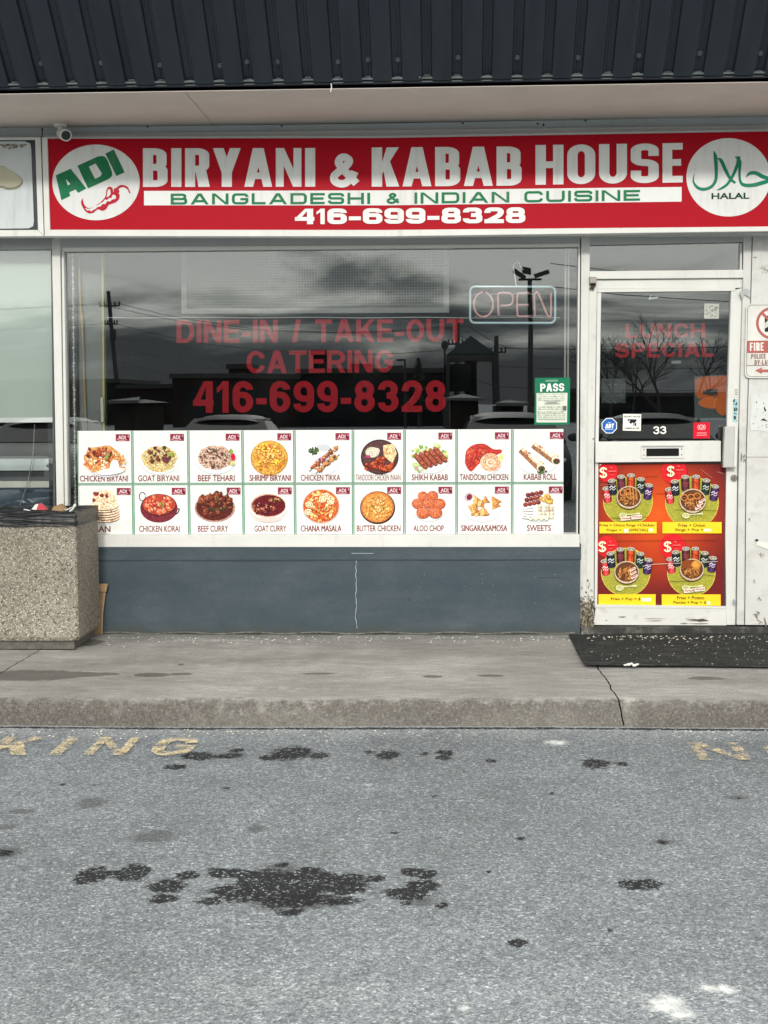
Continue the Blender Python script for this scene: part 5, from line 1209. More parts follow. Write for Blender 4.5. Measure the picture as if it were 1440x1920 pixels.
for qi, (rc, mc, cans, bowl, cap, lines, ycut) in enumerate(QUADS):
    rs = random.Random(40 + qi); pr = Print(YD + .0155)
    def E(cx, cy, rx, ry, col, n=24, rot=0): pr_t = [(Z(cx + rx * math.cos(2 * math.pi * i / n) * math.cos(rot) - ry * math.sin(2 * math.pi * i / n) * math.sin(rot), cy + rx * math.cos(2 * math.pi * i / n) * math.sin(rot) + ry * math.sin(2 * math.pi * i / n) * math.cos(rot))) for i in range(n)]; pr.poly(pr_t, col)
    circ = lambda c_, k_=1, dx=0, dy=0: clip_l([Z(c_[0] + dx + c_[2] * k_ * math.cos(2 * math.pi * i / 36), c_[1] + dy + c_[2] * k_ * math.sin(2 * math.pi * i / 36)) for i in range(36)])
    pr.poly(circ(rc, 1, 5, 8), (120, 24, 30)); pr.poly(circ(rc), (212, 34, 42))
    disc = [Z(mc[0] + mc[2] * math.cos(2 * math.pi * i / 48), min(ycut + 2, mc[1] + mc[2] * .98 * math.sin(2 * math.pi * i / 48))) for i in range(48)]
    pr.poly(disc, (206, 186, 84)); pr.poly([Z(mc[0] + (mc[2] - 6) * math.cos(2 * math.pi * i / 48), min(ycut + 1, mc[1] + (mc[2] - 6) * .98 * math.sin(2 * math.pi * i / 48))) for i in range(48)], (158, 156, 58))
    for _ in range(60):
        a = rs.uniform(0, 6.28); d = mc[2] * .9 * math.sqrt(rs.random()); x, y = mc[0] + d * math.cos(a), mc[1] + d * .95 * math.sin(a)
        if y < ycut - 12: E(x, y, rs.uniform(6, 22), 2, rs.choice([(170, 168, 66), (146, 146, 52), (180, 176, 80)]), 8)
    for ci, (x, y) in enumerate(cans):
        x, y = x, y; c = CANS[ci]; lean = (x - mc[0]) / mc[2] * .16; h = 58; w = 31
        def T(u, v): return (x + u * math.cos(lean) - v * math.sin(lean), y + u * math.sin(lean) + v * math.cos(lean))
        body = [T(-w, -h + 14), T(w, -h + 14), T(w, h - 12), T(w * .8, h), T(0, h + 5), T(-w * .8, h), T(-w, h - 12)]
        pr.poly([Z(*q) for q in body], c)
        pr.poly([Z(*T(u, v)) for u, v in ((-w, -h + 14), (-w * .55, -h + 14), (-w * .55, h), (-w, h - 12))], tuple(v * .6 for v in c)); pr.poly([Z(*T(u, v)) for u, v in ((w * .6, -h + 14), (w, -h + 14), (w, h - 12), (w * .6, h))], tuple(v * .55 for v in c))
        pr.poly([Z(*T(u, v)) for u, v in ((-w * .2, -h + 20), (0, -h + 20), (0, h), (-w * .2, h))], tuple(min(255, v * 1.25 + 14) for v in c))
        q = smooth_path([(-w * .7, 4), (-w * .2, -8), (w * .2, 6), (w * .75, -6)], 3); pr.line([Z(*T(u, v)) for u, v in q], 1.6, CAN2[ci]); pr.line([Z(*T(u, v + 18)) for u, v in q], 1.0, CAN2[ci])
        E(*T(0, -h + 12), w, 17, (120, 112, 104), 18, lean); E(*T(0, -h + 10), w * .9, 14, (186, 178, 164), 18, lean); E(*T(0, -h + 11), w * .7, 9, (128, 120, 108), 16, lean); E(*T(2, -h + 12), w * .3, 4, (206, 200, 190), 10, lean)
    bx, by, br = bowl
    E(bx, by + 8, br + 2, br * .92, (70, 46, 34), 36); E(bx, by, br + 1, br * .92, (196, 176, 148), 36); E(bx, by - 3, br - 7, br * .80, (96, 58, 36), 36)
    for _ in range(70):
        a = rs.uniform(0, 6.28); d = br * .66 * math.sqrt(rs.random()); x, y = bx + d * math.cos(a), by + 6 + d * .82 * math.sin(a); t = rs.uniform(-.2, 1.9) + 1.2; l = rs.uniform(10, 22)
        pr.line([Z(x - l * math.cos(t), y - l * math.sin(t) * .8), Z(x + l * math.cos(t), y + l * math.sin(t) * .8)], 1.5, rs.choice([(190, 128, 66), (214, 158, 90), (150, 88, 44), (170, 106, 54), (112, 64, 36)]))
    if qi in (0, 1):
        for dx, dy in (((-40, -30), (-10, -38), (10, -10)), ((-62, -22), (-12, -24), (34, -34)))[qi]:
            pr.line([Z(bx + dx + 24 * math.cos(t * .45), by + dy + 23 * math.sin(t * .45)) for t in range(15)], 2.8, (140, 76, 36)); pr.line([Z(bx + dx - 2 + 24 * math.cos(t * .45), by + dy - 3 + 23 * math.sin(t * .45)) for t in range(15)], 1.2, (206, 140, 76))
    if qi == 0:
        for k_ in range(3): pr.line([Z(bx + 8 + k_ * 22, by - 78 + k_ * 8), Z(bx + 18 + k_ * 22, by + 20)], 3.2, (150, 88, 40)); pr.line([Z(bx + 6 + k_ * 22, by - 76 + k_ * 8), Z(bx + 15 + k_ * 22, by + 18)], 1.4, (200, 140, 74))
    if qi == 3:
        E(bx - 38, by - 42, 40, 34, (130, 66, 30), 20, -.3); E(bx + 30, by - 36, 36, 34, (196, 128, 50), 14, .1); E(bx + 28, by - 40, 24, 20, (214, 152, 70), 12, .1)
    if qi in (1, 2):
        for k_ in range(3):
            x, y = (bx + 40 + k_ * 14, by + 50 - k_ * 26) if qi == 1 else (bx + 44 + k_ * 6, by - 24 + k_ * 28)
            pr.poly([Z(x - 26, y + 6), Z(x + 18, y - 18), Z(x + 26, y - 2), Z(x - 18, y + 22)], (224, 206, 190)); pr.line([Z(x - 16, y + 6), Z(x + 16, y - 8)], 1.4, (170, 40, 44))
    sy = ycut - 52; sx_ = bx + (0 if qi in (1, 2) else 6)
    E(sx_ - 52, sy + 4, 30, 22, (206, 204, 160), 16); E(sx_ - 52, sy + 2, 22, 15, (184, 182, 128), 14); pr.line([Z(sx_ - 30, sy - 4), Z(sx_ + 30, sy - 8), Z(sx_ + 76, sy - 12)], [2, 1.6, 3.6], (214, 212, 170))
    if qi in (0, 3):
        pr.poly([Z(sx_ - 70, sy + 16), Z(sx_ + 4, sy + 8), Z(sx_ + 6, sy + 36), Z(sx_ - 66, sy + 44)], (222, 206, 190)); pr.poly([Z(sx_ + 10, sy + 4), Z(sx_ + 90, sy - 2), Z(sx_ + 92, sy + 26), Z(sx_ + 14, sy + 34)], (226, 212, 198))
        for k_ in range(5): pr.line([Z(sx_ - 60 + k_ * 14, sy + 22 + (k_ % 2) * 8), Z(sx_ - 48 + k_ * 14, sy + 26)], 1.6, (150, 36, 40)); pr.line([Z(sx_ + 20 + k_ * 14, sy + 12 + (k_ % 2) * 3), Z(sx_ + 30 + k_ * 14, sy + 14)], 1.8, (160, 40, 40))
    # dollar mark on the red disc
    dx_, dy_ = (205, 345) if qi == 0 else (710, 335) if qi == 1 else (197, 900) if qi == 2 else (687, 900)
    sp = [(24, -22), (12, -32), (-10, -32), (-22, -18), (-14, -6), (12, 4), (22, 18), (10, 32), (-12, 32), (-24, 22)]
    pr.line(clip_l([Z(dx_ + a, dy_ + b) for a, b in smooth_path(sp, 4)]), 3.2, (240, 232, 196)); pr.line([Z(dx_, dy_ - 42), Z(dx_, dy_ + 42)], 1.8, (240, 232, 196))
    pr.line([Z(dx_ + 40, dy_ - 10), Z(dx_ + 96, dy_ - 12)], 1.6, (226, 120, 110)); pr.line([Z(dx_ + 52, dy_ - 40), Z(dx_ + 66, dy_ - 36)], 1.6, (226, 120, 110)); pr.line([Z(dx_ + 50, dy_ + 16), Z(dx_ + 78, dy_ + 16)], 1.0, (220, 90, 84))
    build('combo_picture', pr, m_combo, cp)
    pr = Print(YD + .007); pr.poly([Z(cap[0] + (4 if qi in (0, 2) else 0), cap[2]), Z(cap[1], cap[2]), Z(cap[1], cap[3]), Z(cap[0] + (4 if qi in (0, 2) else 0), cap[3])], (246, 208, 44))
    bk = (44, 40, 28)
    if qi == 0:
        ftext(pr, lines[0], *Z(178, 728), *Z(588, 755), bk, .022); ftext(pr, lines[1], *Z(230, 765), *Z(540, 790), bk, .022); pr.poly([Z(360, 768), Z(392, 764), Z(394, 794), Z(362, 796)], (228, 222, 210)); pr.ell(*Z(562, 776), 4.4, 3.4, (230, 226, 214), 10)
    elif qi == 1:
        ftext(pr, lines[0], *Z(768, 726), *Z(968, 752), bk, .022); ftext(pr, lines[1], *Z(746, 763), *Z(955, 789), bk, .022); pr.poly([Z(958, 764), Z(1016, 768), Z(1014, 784), Z(960, 786)], (228, 222, 206))
    elif qi == 2:
        ftext(pr, lines[0], *Z(262, 1281), *Z(484, 1308), bk, .022); pr.poly([Z(490, 1284), Z(566, 1286), Z(564, 1308), Z(494, 1312)], (230, 226, 212))
    else:
        ftext(pr, lines[0], *Z(757, 1271), *Z(964, 1296), bk, .022); ftext(pr, lines[1], *Z(731, 1308), *Z(976, 1334), bk, .022); pr.poly([Z(982, 1310), Z(1006, 1310), Z(1006, 1336), Z(984, 1336)], (230, 226, 212))
    build('caption_strip', pr, m_print, cp)
pr = Print(YD + .005)
for q in ([(600, 500), (760, 506)], [(750, 622), (1065, 630)], [(300, 858), (1060, 852)], [(260, 686), (540, 678)], [(690, 1160), (860, 1160)], [(960, 1110), (1050, 1120)], [(520, 376), (620, 372)]): pr.line([Z(*p) for p in q], .6, (70, 34, 26))
pr.line([Z(500, 1046), Z(580, 1032), Z(900, 1018), Z(1062, 1012)], .9, (214, 196, 176)); pr.line([Z(176, 290), Z(190, 280)], 1.4, (230, 220, 210)); pr.line([Z(940, 322), Z(1020, 384)], .6, (190, 130, 120)); pr.line([Z(1060, 338), Z(1104, 352)], .6, (200, 150, 140)); pr.line([Z(176, 440), Z(300, 430)], .8, (170, 110, 100))
build('crease', pr, m_print, cp)
# --- stickers on the door glass (outside of the glass)
YT = -.003
def D7(x, y): return (1080 + x / 4, 440 + y / 4)
s1 = thing('security_sticker', P(1142, 812, YT), 'blue octagonal alarm sticker in the lower corner of the door glass', 'sticker', 'stickers on the door glass')
oc = lambda r: [D7(250 + r * math.cos(R_(22.5 + 45 * i)), 1433 + r * math.sin(R_(22.5 + 45 * i))) for i in range(8)]
pr = Print(YT); pr.poly(oc(62), (236, 240, 244)); pr.poly(oc(56), (36, 88, 160)); pr.poly(oc(50), (40, 96, 172)); build('sticker_face', pr, m_print, s1)
pr = Print(YT - .001)
text(pr, 'ADT', [D7(222, 1419), D7(286, 1416), D7(282, 1451), D7(218, 1454)], (242, 246, 250), 2.5, 2.2, ru=.5, rv=.4, gap=.05)
pr.line([D7(238, 1409), D7(264, 1408)], .9, (200, 220, 240)); pr.line([D7(218, 1462), D7(282, 1460)], .9, (200, 220, 240)); build('sticker_mark', pr, m_print, s1)
s2 = thing('camera_notice', P(1185, 807, YT), 'white square camera-in-use notice with black camera mark on the door glass', 'sticker', 'stickers on the door glass')
pr = Print(YT); pr.poly([D7(354, 1344), D7(489, 1347), D7(486, 1472), D7(351, 1469)], (238, 238, 232)); build('sticker_face', pr, m_print, s2)
pr = Print(YT - .001); bk = (30, 30, 30)
ftext(pr, 'SECURITY NOTICE', *D7(361, 1358), *D7(482, 1371), (60, 60, 58), .03); ftext(pr, 'CAMERA IN USE', *D7(364, 1445), *D7(474, 1459), (60, 60, 58), .03)
pr.poly([D7(388, 1383), D7(452, 1385), D7(456, 1394), D7(440, 1412), D7(404, 1408), D7(386, 1392)], bk); pr.poly([D7(400, 1404), D7(428, 1408), D7(414, 1418), D7(402, 1414)], bk); pr.line([D7(436, 1408), D7(428, 1428), D7(450, 1430)], 1.6, bk); pr.rect(*D7(440, 1412), *D7(452, 1434), bk); pr.rect(*D7(398, 1390), *D7(404, 1402), (230, 230, 226))
build('sticker_mark', pr, m_print, s2)
s3 = thing('red_sticker', P(1315, 821, YT), 'red square rating sticker with white ring on the door glass', 'sticker', 'stickers on the door glass')
pr = Print(YT); pr.poly([D7(880, 1409), D7(1005, 1407), D7(1004, 1528), D7(879, 1530)], (206, 26, 50)); build('sticker_face', pr, m_print, s3)
pr = Print(YT - .001); wc = (240, 214, 214)
for r, a0, a1 in ((17, 0, 360),): pr.line([D7(942 + r * math.cos(R_(a)), 1444 + r * math.sin(R_(a))) for a in range(a0, a1 + 1, 15)], 1.1, wc)
pr.line([D7(942 + 28 * math.cos(R_(a)), 1444 + 26 * math.sin(R_(a))) for a in range(130, 231, 12)], .9, wc); pr.line([D7(942 + 28 * math.cos(R_(a)), 1444 + 26 * math.sin(R_(a))) for a in range(-50, 51, 12)], .9, wc)
pr.line([D7(934, 1446), D7(941, 1452), D7(952, 1436)], 1.2, wc); ftext(pr, 'RATED', *D7(908, 1482), *D7(978, 1494), wc, .03) if False else pr.line([D7(908, 1488), D7(978, 1487)], 2.4, (226, 130, 136)); pr.line([D7(904, 1504), D7(982, 1503)], .7, wc)
build('sticker_mark', pr, m_print, s3)
pr = Print(YT); text(pr, '33', [D7(580, 1438), D7(677, 1436), D7(677, 1494), D7(580, 1496)], (240, 240, 236), 2.6, 2.4, ru=.5, rv=.5, gap=.12)
tag(build('house_number', pr, m_print), 'white street number 33 on the lower door glass', 'number')
pr = Print(YT); pr.poly([D7(962, 516), D7(1073, 518), D7(1071, 630), D7(960, 630)], (176, 178, 172)); rs = random.Random(6)
for _ in range(34): pr.ell(*D7(rs.uniform(972, 1060), rs.uniform(528, 618)), rs.uniform(1, 3), rs.uniform(.6, 1.8), rs.choice([(150, 152, 146), (198, 198, 192), (128, 130, 126)]), 7, rs.uniform(0, 3), .2, rs)
tag(build('paper_sticker', pr, m_print), 'mottled pale square sticker near the top corner of the door glass', 'sticker', 'stickers on the door glass')
pr = Print(.02); pr.poly([D7(196, 1082), D7(372, 1080), D7(372, 1262), D7(192, 1262)], (66, 74, 74))
for _ in range(60):
    e_ = rs.random(); x, y = (rs.uniform(200, 366), rs.choice([1092, 1250])) if e_ < .5 else (rs.choice([204, 362]), rs.uniform(1090, 1250))
    x += rs.gauss(0, 8); y += rs.gauss(0, 10); pr.line([D7(x, y), D7(x + rs.uniform(-14, 14), y + rs.uniform(-12, 12))], 1.2, rs.choice([(24, 28, 32), (110, 114, 110), (40, 44, 48)]))
for _ in range(5): x, y = rs.uniform(230, 340), rs.uniform(1120, 1220); pr.line([D7(x, y), D7(x + rs.uniform(16, 40), y + 2)], .8, (120, 124, 120))
tag(build('grey_sticker', pr, m_print), 'dark grey square notice with scribbled border behind the door glass', 'sticker')
t = thing('orange_poster', P(1330, 790, .03), 'orange cut-out paper poster inside the door glass by the lock side', 'poster')
OC = (172, 84, 36)
pr = Print(.03); pr.poly([D7(888, 1060), D7(1140, 1050), D7(1112, 1390), D7(888, 1390)], (70, 78, 78))
pr.poly([D7(892, 1085), D7(935, 1066), D7(1140, 1056), D7(1130, 1180), D7(1060, 1216), D7(980, 1216), D7(920, 1232), D7(895, 1200)], OC)
pr.poly([D7(*q) for q in smooth_path([(915, 1262), (950, 1228), (1000, 1216), (1050, 1228), (1048, 1280), (1040, 1304), (1000, 1302), (945, 1290), (915, 1262)], 4)], (190, 100, 46))
pr.poly([D7(*q) for q in smooth_path([(1042, 1270), (1060, 1220), (1132, 1184), (1130, 1240), (1118, 1352), (1060, 1330), (1042, 1270)], 4)], (184, 92, 40)); build('sheet', pr, m_print, t)
pr = Print(.0275); pr.poly([D7(950, 1172), D7(975, 1170), D7(982, 1160), D7(1060, 1156), D7(1064, 1204), D7(1000, 1208), D7(985, 1200), D7(952, 1198)], (52, 50, 48)); pr.line([D7(1042, 1300), D7(1040, 1270), D7(1046, 1240), D7(1062, 1216)], .6, (230, 170, 110)); build('dark_mark', pr, m_print, t)
pr = Print(.03); pr.poly([D7(542, 490), D7(556, 452), D7(566, 452), D7(560, 470), D7(620, 462), D7(612, 478), D7(560, 486)], (176, 188, 188)); tag(build('tape_scrap', pr, m_print), 'small torn pale tape scrap at the top of the door glass', 'tape')
pr = Print(.03); pr.poly([D7(716, 946), D7(788, 944), D7(788, 966), D7(716, 968)], (120, 126, 122)); tag(build('paper_tag', pr, m_print), 'tiny pale tag in the middle of the door glass', 'tag')
pr = Print(YD - .001); pr.poly([(1376.5, 727), (1385, 728), (1383, 745), (1375.5, 744)], (206, 206, 196)); pr.poly([(1375.5, 747), (1384, 749), (1380.5, 792), (1373, 791)], (158, 196, 200)); rs = random.Random(12)
for _ in range(26):
    x = rs.uniform(1375.5, 1381.5); pr.rect(x, rs.uniform(748, 786), x + rs.uniform(1, 2.6), 0, (0, 0, 0)) if False else pr.ell(x, rs.uniform(750, 789), rs.uniform(.7, 2), rs.uniform(.8, 2.6), rs.choice([(28, 44, 50), (40, 90, 100), (30, 30, 34)]), 6)
for y in (731, 735, 739): pr.line([(1378, y), (1383, y + .4)], 1, (70, 70, 66))
tag(build('strip_sticker', pr, m_print), 'narrow teal strip sticker with dark letters on the lock stile', 'sticker')

# ================================================================== COLUMN AT THE RIGHT
YC = -.055
col = thing('wall_column', P(1470, 1172, YC), 'scuffed white metal clad column beside the shop door', 'column')
mb = MB(); mb.slab([(1411, 431), (2300, 420), (2300, 1172), (1396.5, 1172), (1400.5, 800)], YC, .2); build('cladding', mb, m_column, col, bevel=.003)
pr = Print(YC - .001)
pr.line([(1399, 857), (2300, 857)], .9, (110, 108, 100)); pr.line([(1411, 437), (1404, 700), (1399, 857), (1396.5, 1170)], 1.2, (60, 58, 52)); build('seam', pr, m_print, col)
pr = Print(YC - .0015); rs = random.Random(21)
for cx, cy, rx, ry in ((1432, 502, 8, 5), (1437, 508, 6, 3), (1416, 483, 2, 2), (1424, 1122, 5, 4), (1414, 1090, 2, 3), (1427, 1040, 6, 2), (1405, 975, 2, 3), (1420, 1150, 8, 5), (1434, 1168, 12, 4)):
    for _ in range(7): pr.ell(cx + rs.gauss(0, rx * .6), cy + rs.gauss(0, ry * .6), rs.uniform(.8, rx * .7), rs.uniform(.5, ry * .5), rs.choice([(150, 146, 134), (120, 116, 104), (170, 166, 152)]), 7, rs.uniform(0, 3), .3, rs)
pr.poly([(1420, 1014), (1450, 1020), (1500, 1028), (1500, 1040), (1440, 1030), (1418, 1022)], (222, 222, 214)); pr.ell(1419, 1013, 3.4, 2.4, (60, 54, 46), 9)
build('scratch', pr, m_print, col)
mb = MB(); mb.slab([(1387, 549), (1393, 543), (1400, 541), (1406, 545), (1403, 549), (1408, 560), (1396, 552), (1391, 560)], YC - .006, .005); tag(build('tape_scrap', mb, plain('grey_tape', (.36, .38, .38), .5)), 'torn grey tape flap on the jamb above the no parking sign', 'tape')
nt_ = thing('torn_notice', P(1430, 810, YC), 'torn white paper notice remains on the column below the no parking sign', 'notice')
pr = Print(YC - .003); pr.poly([(1408, 742), (1413, 737), (1422, 741), (1434, 736), (1500, 735), (1500, 806), (1440, 810), (1420, 806), (1408, 808), (1406, 790), (1409, 770)], (206, 210, 208)); build('paper', pr, m_print, nt_)
pr = Print(YC - .0045)
for q in ([(1432, 764), (1434, 772), (1437, 770), (1433, 762)], [(1426, 788), (1432, 784), (1440, 790), (1434, 789)], [(1417, 754), (1419, 752), (1419, 756)]): pr.poly(q, (40, 40, 40))
for _ in range(12): pr.ell(rs.uniform(1410, 1440), rs.uniform(742, 804), rs.uniform(.6, 3), rs.uniform(.5, 1.6), rs.choice([(176, 178, 172), (150, 150, 140), (188, 190, 186)]), 7, 0, .3, rs)
build('ink_mark', pr, m_print, nt_)
pr = Print(YC - .002)
for _ in range(9): x, y = rs.uniform(1389, 1398), rs.uniform(848, 862); pr.line([(x, y), (x + rs.uniform(-2, 2), y + rs.uniform(3, 6))], 1, (60, 96, 66))
pr.poly([(1375, 1122), (1380, 1128), (1378, 1136), (1374, 1130)], (150, 156, 158))
tag(build('green_scrawl', pr, m_print), 'tiny green scrawl on the jamb beside the door lock', 'scrawl')
# parking sign
fs = thing('parking_sign', P(1460, 709, YC - .02), 'white no parking sign with red FIRE band on the column', 'sign')
def rr2(x0, y0, x1, y1, r): return rrect(x0, y0, x1, y1, r, -.02)
mb = MB(); mb.slab(rr2(1399, 569, 1530, 709, 10), YC - .016, .004); build('plate', mb, plain('faded_white_sign', (.62, .62, .58), .4), fs)
pr = Print(YC - .017); pts = rr2(1402, 572, 1527, 706, 8); pr.line(pts + [pts[0]], 1.0, (130, 122, 116)); 
FR = (172, 96, 90)
pr.poly([(1400.5, 639), (1527, 637.5), (1527, 661), (1400.5, 662)], FR); pr.line([(1400, 685.5), (1527, 684.5)], 1.0, (120, 84, 80))
pr.line([(1448 + 28 * math.cos(R_(a)), 606 + 28 * math.sin(R_(a))) for a in range(0, 361, 10)], 5, FR)
pr.poly([(1434, 596), (1444, 588), (1462, 588), (1462, 622), (1434, 622)], (38, 38, 40)); pr.poly([(1434, 606), (1441, 600), (1441, 612), (1434, 616)], (196, 196, 190)); pr.line([(1428, 586), (1468, 626)], 5, FR)
build('sign_print', pr, m_print, fs)
pr = Print(YC - .0185)
text(pr, 'FIRE', [(1406, 642.5), (1432, 642), (1432, 657.5), (1406, 658)], (226, 220, 212), 3, 2.6, ru=.5, rv=.4, gap=.1)
text(pr, 'ROUTE', [(1442, 642), (1490, 641.5), (1490, 657), (1442, 657.5)], (226, 220, 212), 3, 2.6, ru=.5, rv=.4, gap=.1)
text(pr, 'POLICE', [(1408.5, 663.8), (1436, 663.4), (1436, 672.3), (1408.5, 672.8)], (140, 96, 88), 1.4, 1.2, ru=.5, rv=.4, gap=.12)
text(pr, 'BY-LAW', [(1415, 675.2), (1445, 674.8), (1445, 683.6), (1415, 684)], (140, 96, 88), 1.4, 1.2, ru=.5, rv=.4, gap=.12)
pr.poly([(1416, 694.5), (1429, 689), (1428, 693), (1500, 692), (1500, 697), (1428, 697.5), (1429, 701)], FR); build('sign_lettering', pr, m_print, fs)
mb = MB(); mb.ball(P(1462, 578, YC - .018), .006, (1, .5, 1), 8, 4); mb.ball(P(1460, 702, YC - .018), .006, (1, .5, 1), 8, 4); build('screw', mb, m_steel, fs)
# wall continuing beyond the column
mb = MB(); mb.box(P(2299, 800, YC).x, 9, -.05, .1, .1, 3.4); tag(build('side_wall', mb, m_column), 'plain white wall continuing beyond the column', 'wall')

# step and mat
mb = MB(); a = [G(x, y, .15) for x, y in ((1075, 1181), (1100, 1179), (1440, 1179), (1900, 1179), (1900, 1193), (1440, 1190), (1150, 1192), (1066, 1193))]
rsx = random.Random(5); zt_ = P(1250, 1174, -.06).z
mb.box(P(1089, 1180, -.06).x, P(2300, 1180, -.06).x, -.075, .06, .1, zt_ - .004)
step = build('door_step', mb, m_step, bevel=.008); tag(step, 'low dark stained concrete threshold under the shop door', 'step')
mt = [G(*q, .155) for q in ((1066, 1191), (1084, 1226), (1094, 1243), (1097, 1246.5), (1300, 1248.5), (1440, 1250.5), (1700, 1254), (1700, 1189), (1200, 1188.5))]
mb = MB(); mb.prism([Vector((p.x, p.y, .152)) for p in mt], (0, 0, .008)); tag(build('door_mat', mb, m_mat, bevel=.003), 'long black rubber mat sprinkled with salt before the shop door', 'mat')
mb = MB(); q = G(1183, 1247, .17)
for i in range(5): mb.ball(q + Vector((-.03 + .016 * i, -.006 * (i % 2), .004 * (i % 3))), .008 + .003 * (i % 2), (1.3, 1, .7), 6, 4)
tag(build('salt_crumbs', mb, plain('salt_white', (.7, .7, .66), .8)), 'white crumb of road salt on the mat edge', 'crumb')
mb = MB(); rs = random.Random(31)
for _ in range(90):
    x = rs.uniform(1100, 1440); y = 1192 + abs(rs.gauss(0, 5)); p = G(x, y, .166); mb.ball(p, rs.uniform(.002, .0065), (1.2, 1, .6), 5, 3)
for _ in range(110):
    x = rs.uniform(1105, 1440); y = rs.uniform(1192, 1246); p = G(x, y, .163); mb.ball(p, rs.uniform(.001, .004), (1.2, 1, .6), 5, 3)
for _ in range(200):
    x = rs.uniform(190, 1090); y = 1194 + abs(rs.gauss(0, 7)); p = G(x, y, .151); mb.ball(p, rs.uniform(.002, .006), (1.3, 1, .6), 5, 3)
for _ in range(200):
    x = rs.uniform(0, 1440); y = 1368 + abs(rs.gauss(0, 9)); p = G(x, y, .002); mb.ball(p, rs.uniform(.002, .006), (1.3, 1, .6), 5, 3)
tag(build('salt_grains', mb, plain('grit_grains', (.5, .48, .43), .9, var=.5, scale=60)), 'scattered pale salt and grit grains along the wall foot and kerb', 'grit', kind='stuff')

# ================================================================== WASTE BIN, CARDBOARD
fz = .15; bR = G(146, 1204, .20).x; yF = G(90, 1206, .19).y; wB = .66; dB = .55; zT = P(100, 985, yF).z; zTop = P(100, 953, yF).z
bn = thing('waste_bin', (bR - wB / 2, yF + dB / 2, fz), 'square exposed aggregate concrete waste bin at the kerb side of the window', 'waste bin')
mb = MB(); ch = .035
def octo(x0, x1, y0, y1, c): return [(x0 + c, y0), (x1 - c, y0), (x1, y0 + c), (x1, y1 - c), (x1 - c, y1), (x0 + c, y1), (x0, y1 - c), (x0, y0 + c)]
lv = [(fz + .05, .012, .03), (fz + .075, 0, .012), (zT + .03, 0, .012)]
i0 = 0
for z, ins, c in lv: mb.v += [Vector((x, y, z)) for x, y in octo(bR - wB + ins, bR - ins, yF + ins, yF + dB - ins, c)]
for j in range(2):
    for i in range(8): mb.f.append([j * 8 + i, j * 8 + (i + 1) % 8, (j + 1) * 8 + (i + 1) % 8, (j + 1) * 8 + i]); mb.mi.append(0)
mb.f.append(list(range(8))[::-1]); mb.mi.append(0)
# thick rim and inner well
rim = [(x, y, zT + .03) for x, y in octo(bR - wB + .06, bR - .06, yF + .06, yF + dB - .06, .012)]; k_ = len(mb.v); mb.v += [Vector(q) for q in rim]; mb.v += [Vector((x, y, zT - .25)) for x, y, z in rim]
for i in range(8):
    j = (i + 1) % 8; mb.f += [[16 + i, 16 + j, k_ + j, k_ + i], [k_ + i, k_ + j, k_ + 8 + j, k_ + 8 + i]]; mb.mi += [0, 0]
mb.f.append([k_ + 8 + i for i in range(8)]); mb.mi.append(0)
build('concrete_body', mb, m_agg, bn, bevel=.006)
part('base', plain('dark_bin_base', (.10, .095, .085), .9, var=.3, scale=30), bn, (bR - wB + .03, bR - .035, yF + .03, yF + dB - .03, fz, fz + .055))
# liner folded over the rim: wrinkled skirt round the top
rs = random.Random(17); mb = MB(); ring = []
def along(n):
    x0, x1, y0, y1 = bR - wB, bR, yF, yF + dB; out = []
    for (a, b, nx_, ny_) in (((x0 + .10, y0), (x1, y0), 0, -1), ((x1, y0), (x1, y1), 1, 0), ((x1, y1), (x0, y1), 0, 1), ((x0, y1), (x0, y0 + .16), -1, 0)):
        for i in range(n): t = i / n; out.append((a[0] + (b[0] - a[0]) * t, a[1] + (b[1] - a[1]) * t, nx_, ny_))
    return out
rg = along(40); nr = len(rg)
wig = [rs.uniform(-1, 1) for _ in range(nr)]
hts = [q * .8 for q in (0, .014, .03, .046, .062, .078, .094, .104)]
for j, h in enumerate(hts):
    t = h / .0832
    for i, (x, y, a, b) in enumerate(rg):
        o_ = .007 + .006 * math.sin(j * 2.1 + i * .09) + .003 * wig[i] * (1 - t) - (.012 * t * t)
        z = zT - .006 + h + .004 * math.sin(i * .31 + j) * (1 if 0 < j < 7 else .6)
        mb.v.append(Vector((x + a * o_, y + b * o_, z)))
for j in range(len(hts) - 1):
    for i in range(nr): k2 = (i + 1) % nr; mb.f.append([j * nr + i, j * nr + k2, (j + 1) * nr + k2, (j + 1) * nr + i]); mb.mi.append(0)
i1 = len(mb.v); cx0, cy0 = bR - wB / 2, yF + dB / 2
for (sc, dz) in ((.86, -.03), (.74, -.06), (.66, -.12)):
    for i, (x, y, a, b) in enumerate(rg): mb.v.append(Vector((cx0 + (x - cx0) * sc + .006 * wig[i], cy0 + (y - cy0) * sc, zT + .10 + dz + .008 * math.sin(i * .5) + .006 * wig[i])))
for j in range(3):
    a0 = (len(hts) - 1) * nr if j == 0 else i1 + (j - 1) * nr; b0 = i1 + j * nr
    for i in range(nr): k2 = (i + 1) % nr; mb.f.append([a0 + i, a0 + k2, b0 + k2, b0 + i]); mb.mi.append(0)
mb.f.append([i1 + 2 * nr + i for i in range(nr)]); mb.mi.append(0)
build('liner_bag', mb, m_bag, bn, smooth=True)
mb = MB()
for k2 in range(9):
    z = zT + .004 + k2 * .0105; x0 = rs.uniform(bR - wB + .12, bR - .4); x1 = min(bR - .01, x0 + rs.uniform(.15, .38))
    mb.tube([Vector((x0 + (x1 - x0) * i / 8, yF - .010 - .003 * math.sin(i), z + .003 * math.sin(i * 1.1 + k2))) for i in range(9)], [.001 + .0032 * math.sin(math.pi * i / 8) for i in range(9)], 5)
build('bag_fold', mb, m_bag, bn, smooth=True)
def on_bin(px, py, dy): return P(px, py, yF + dy)
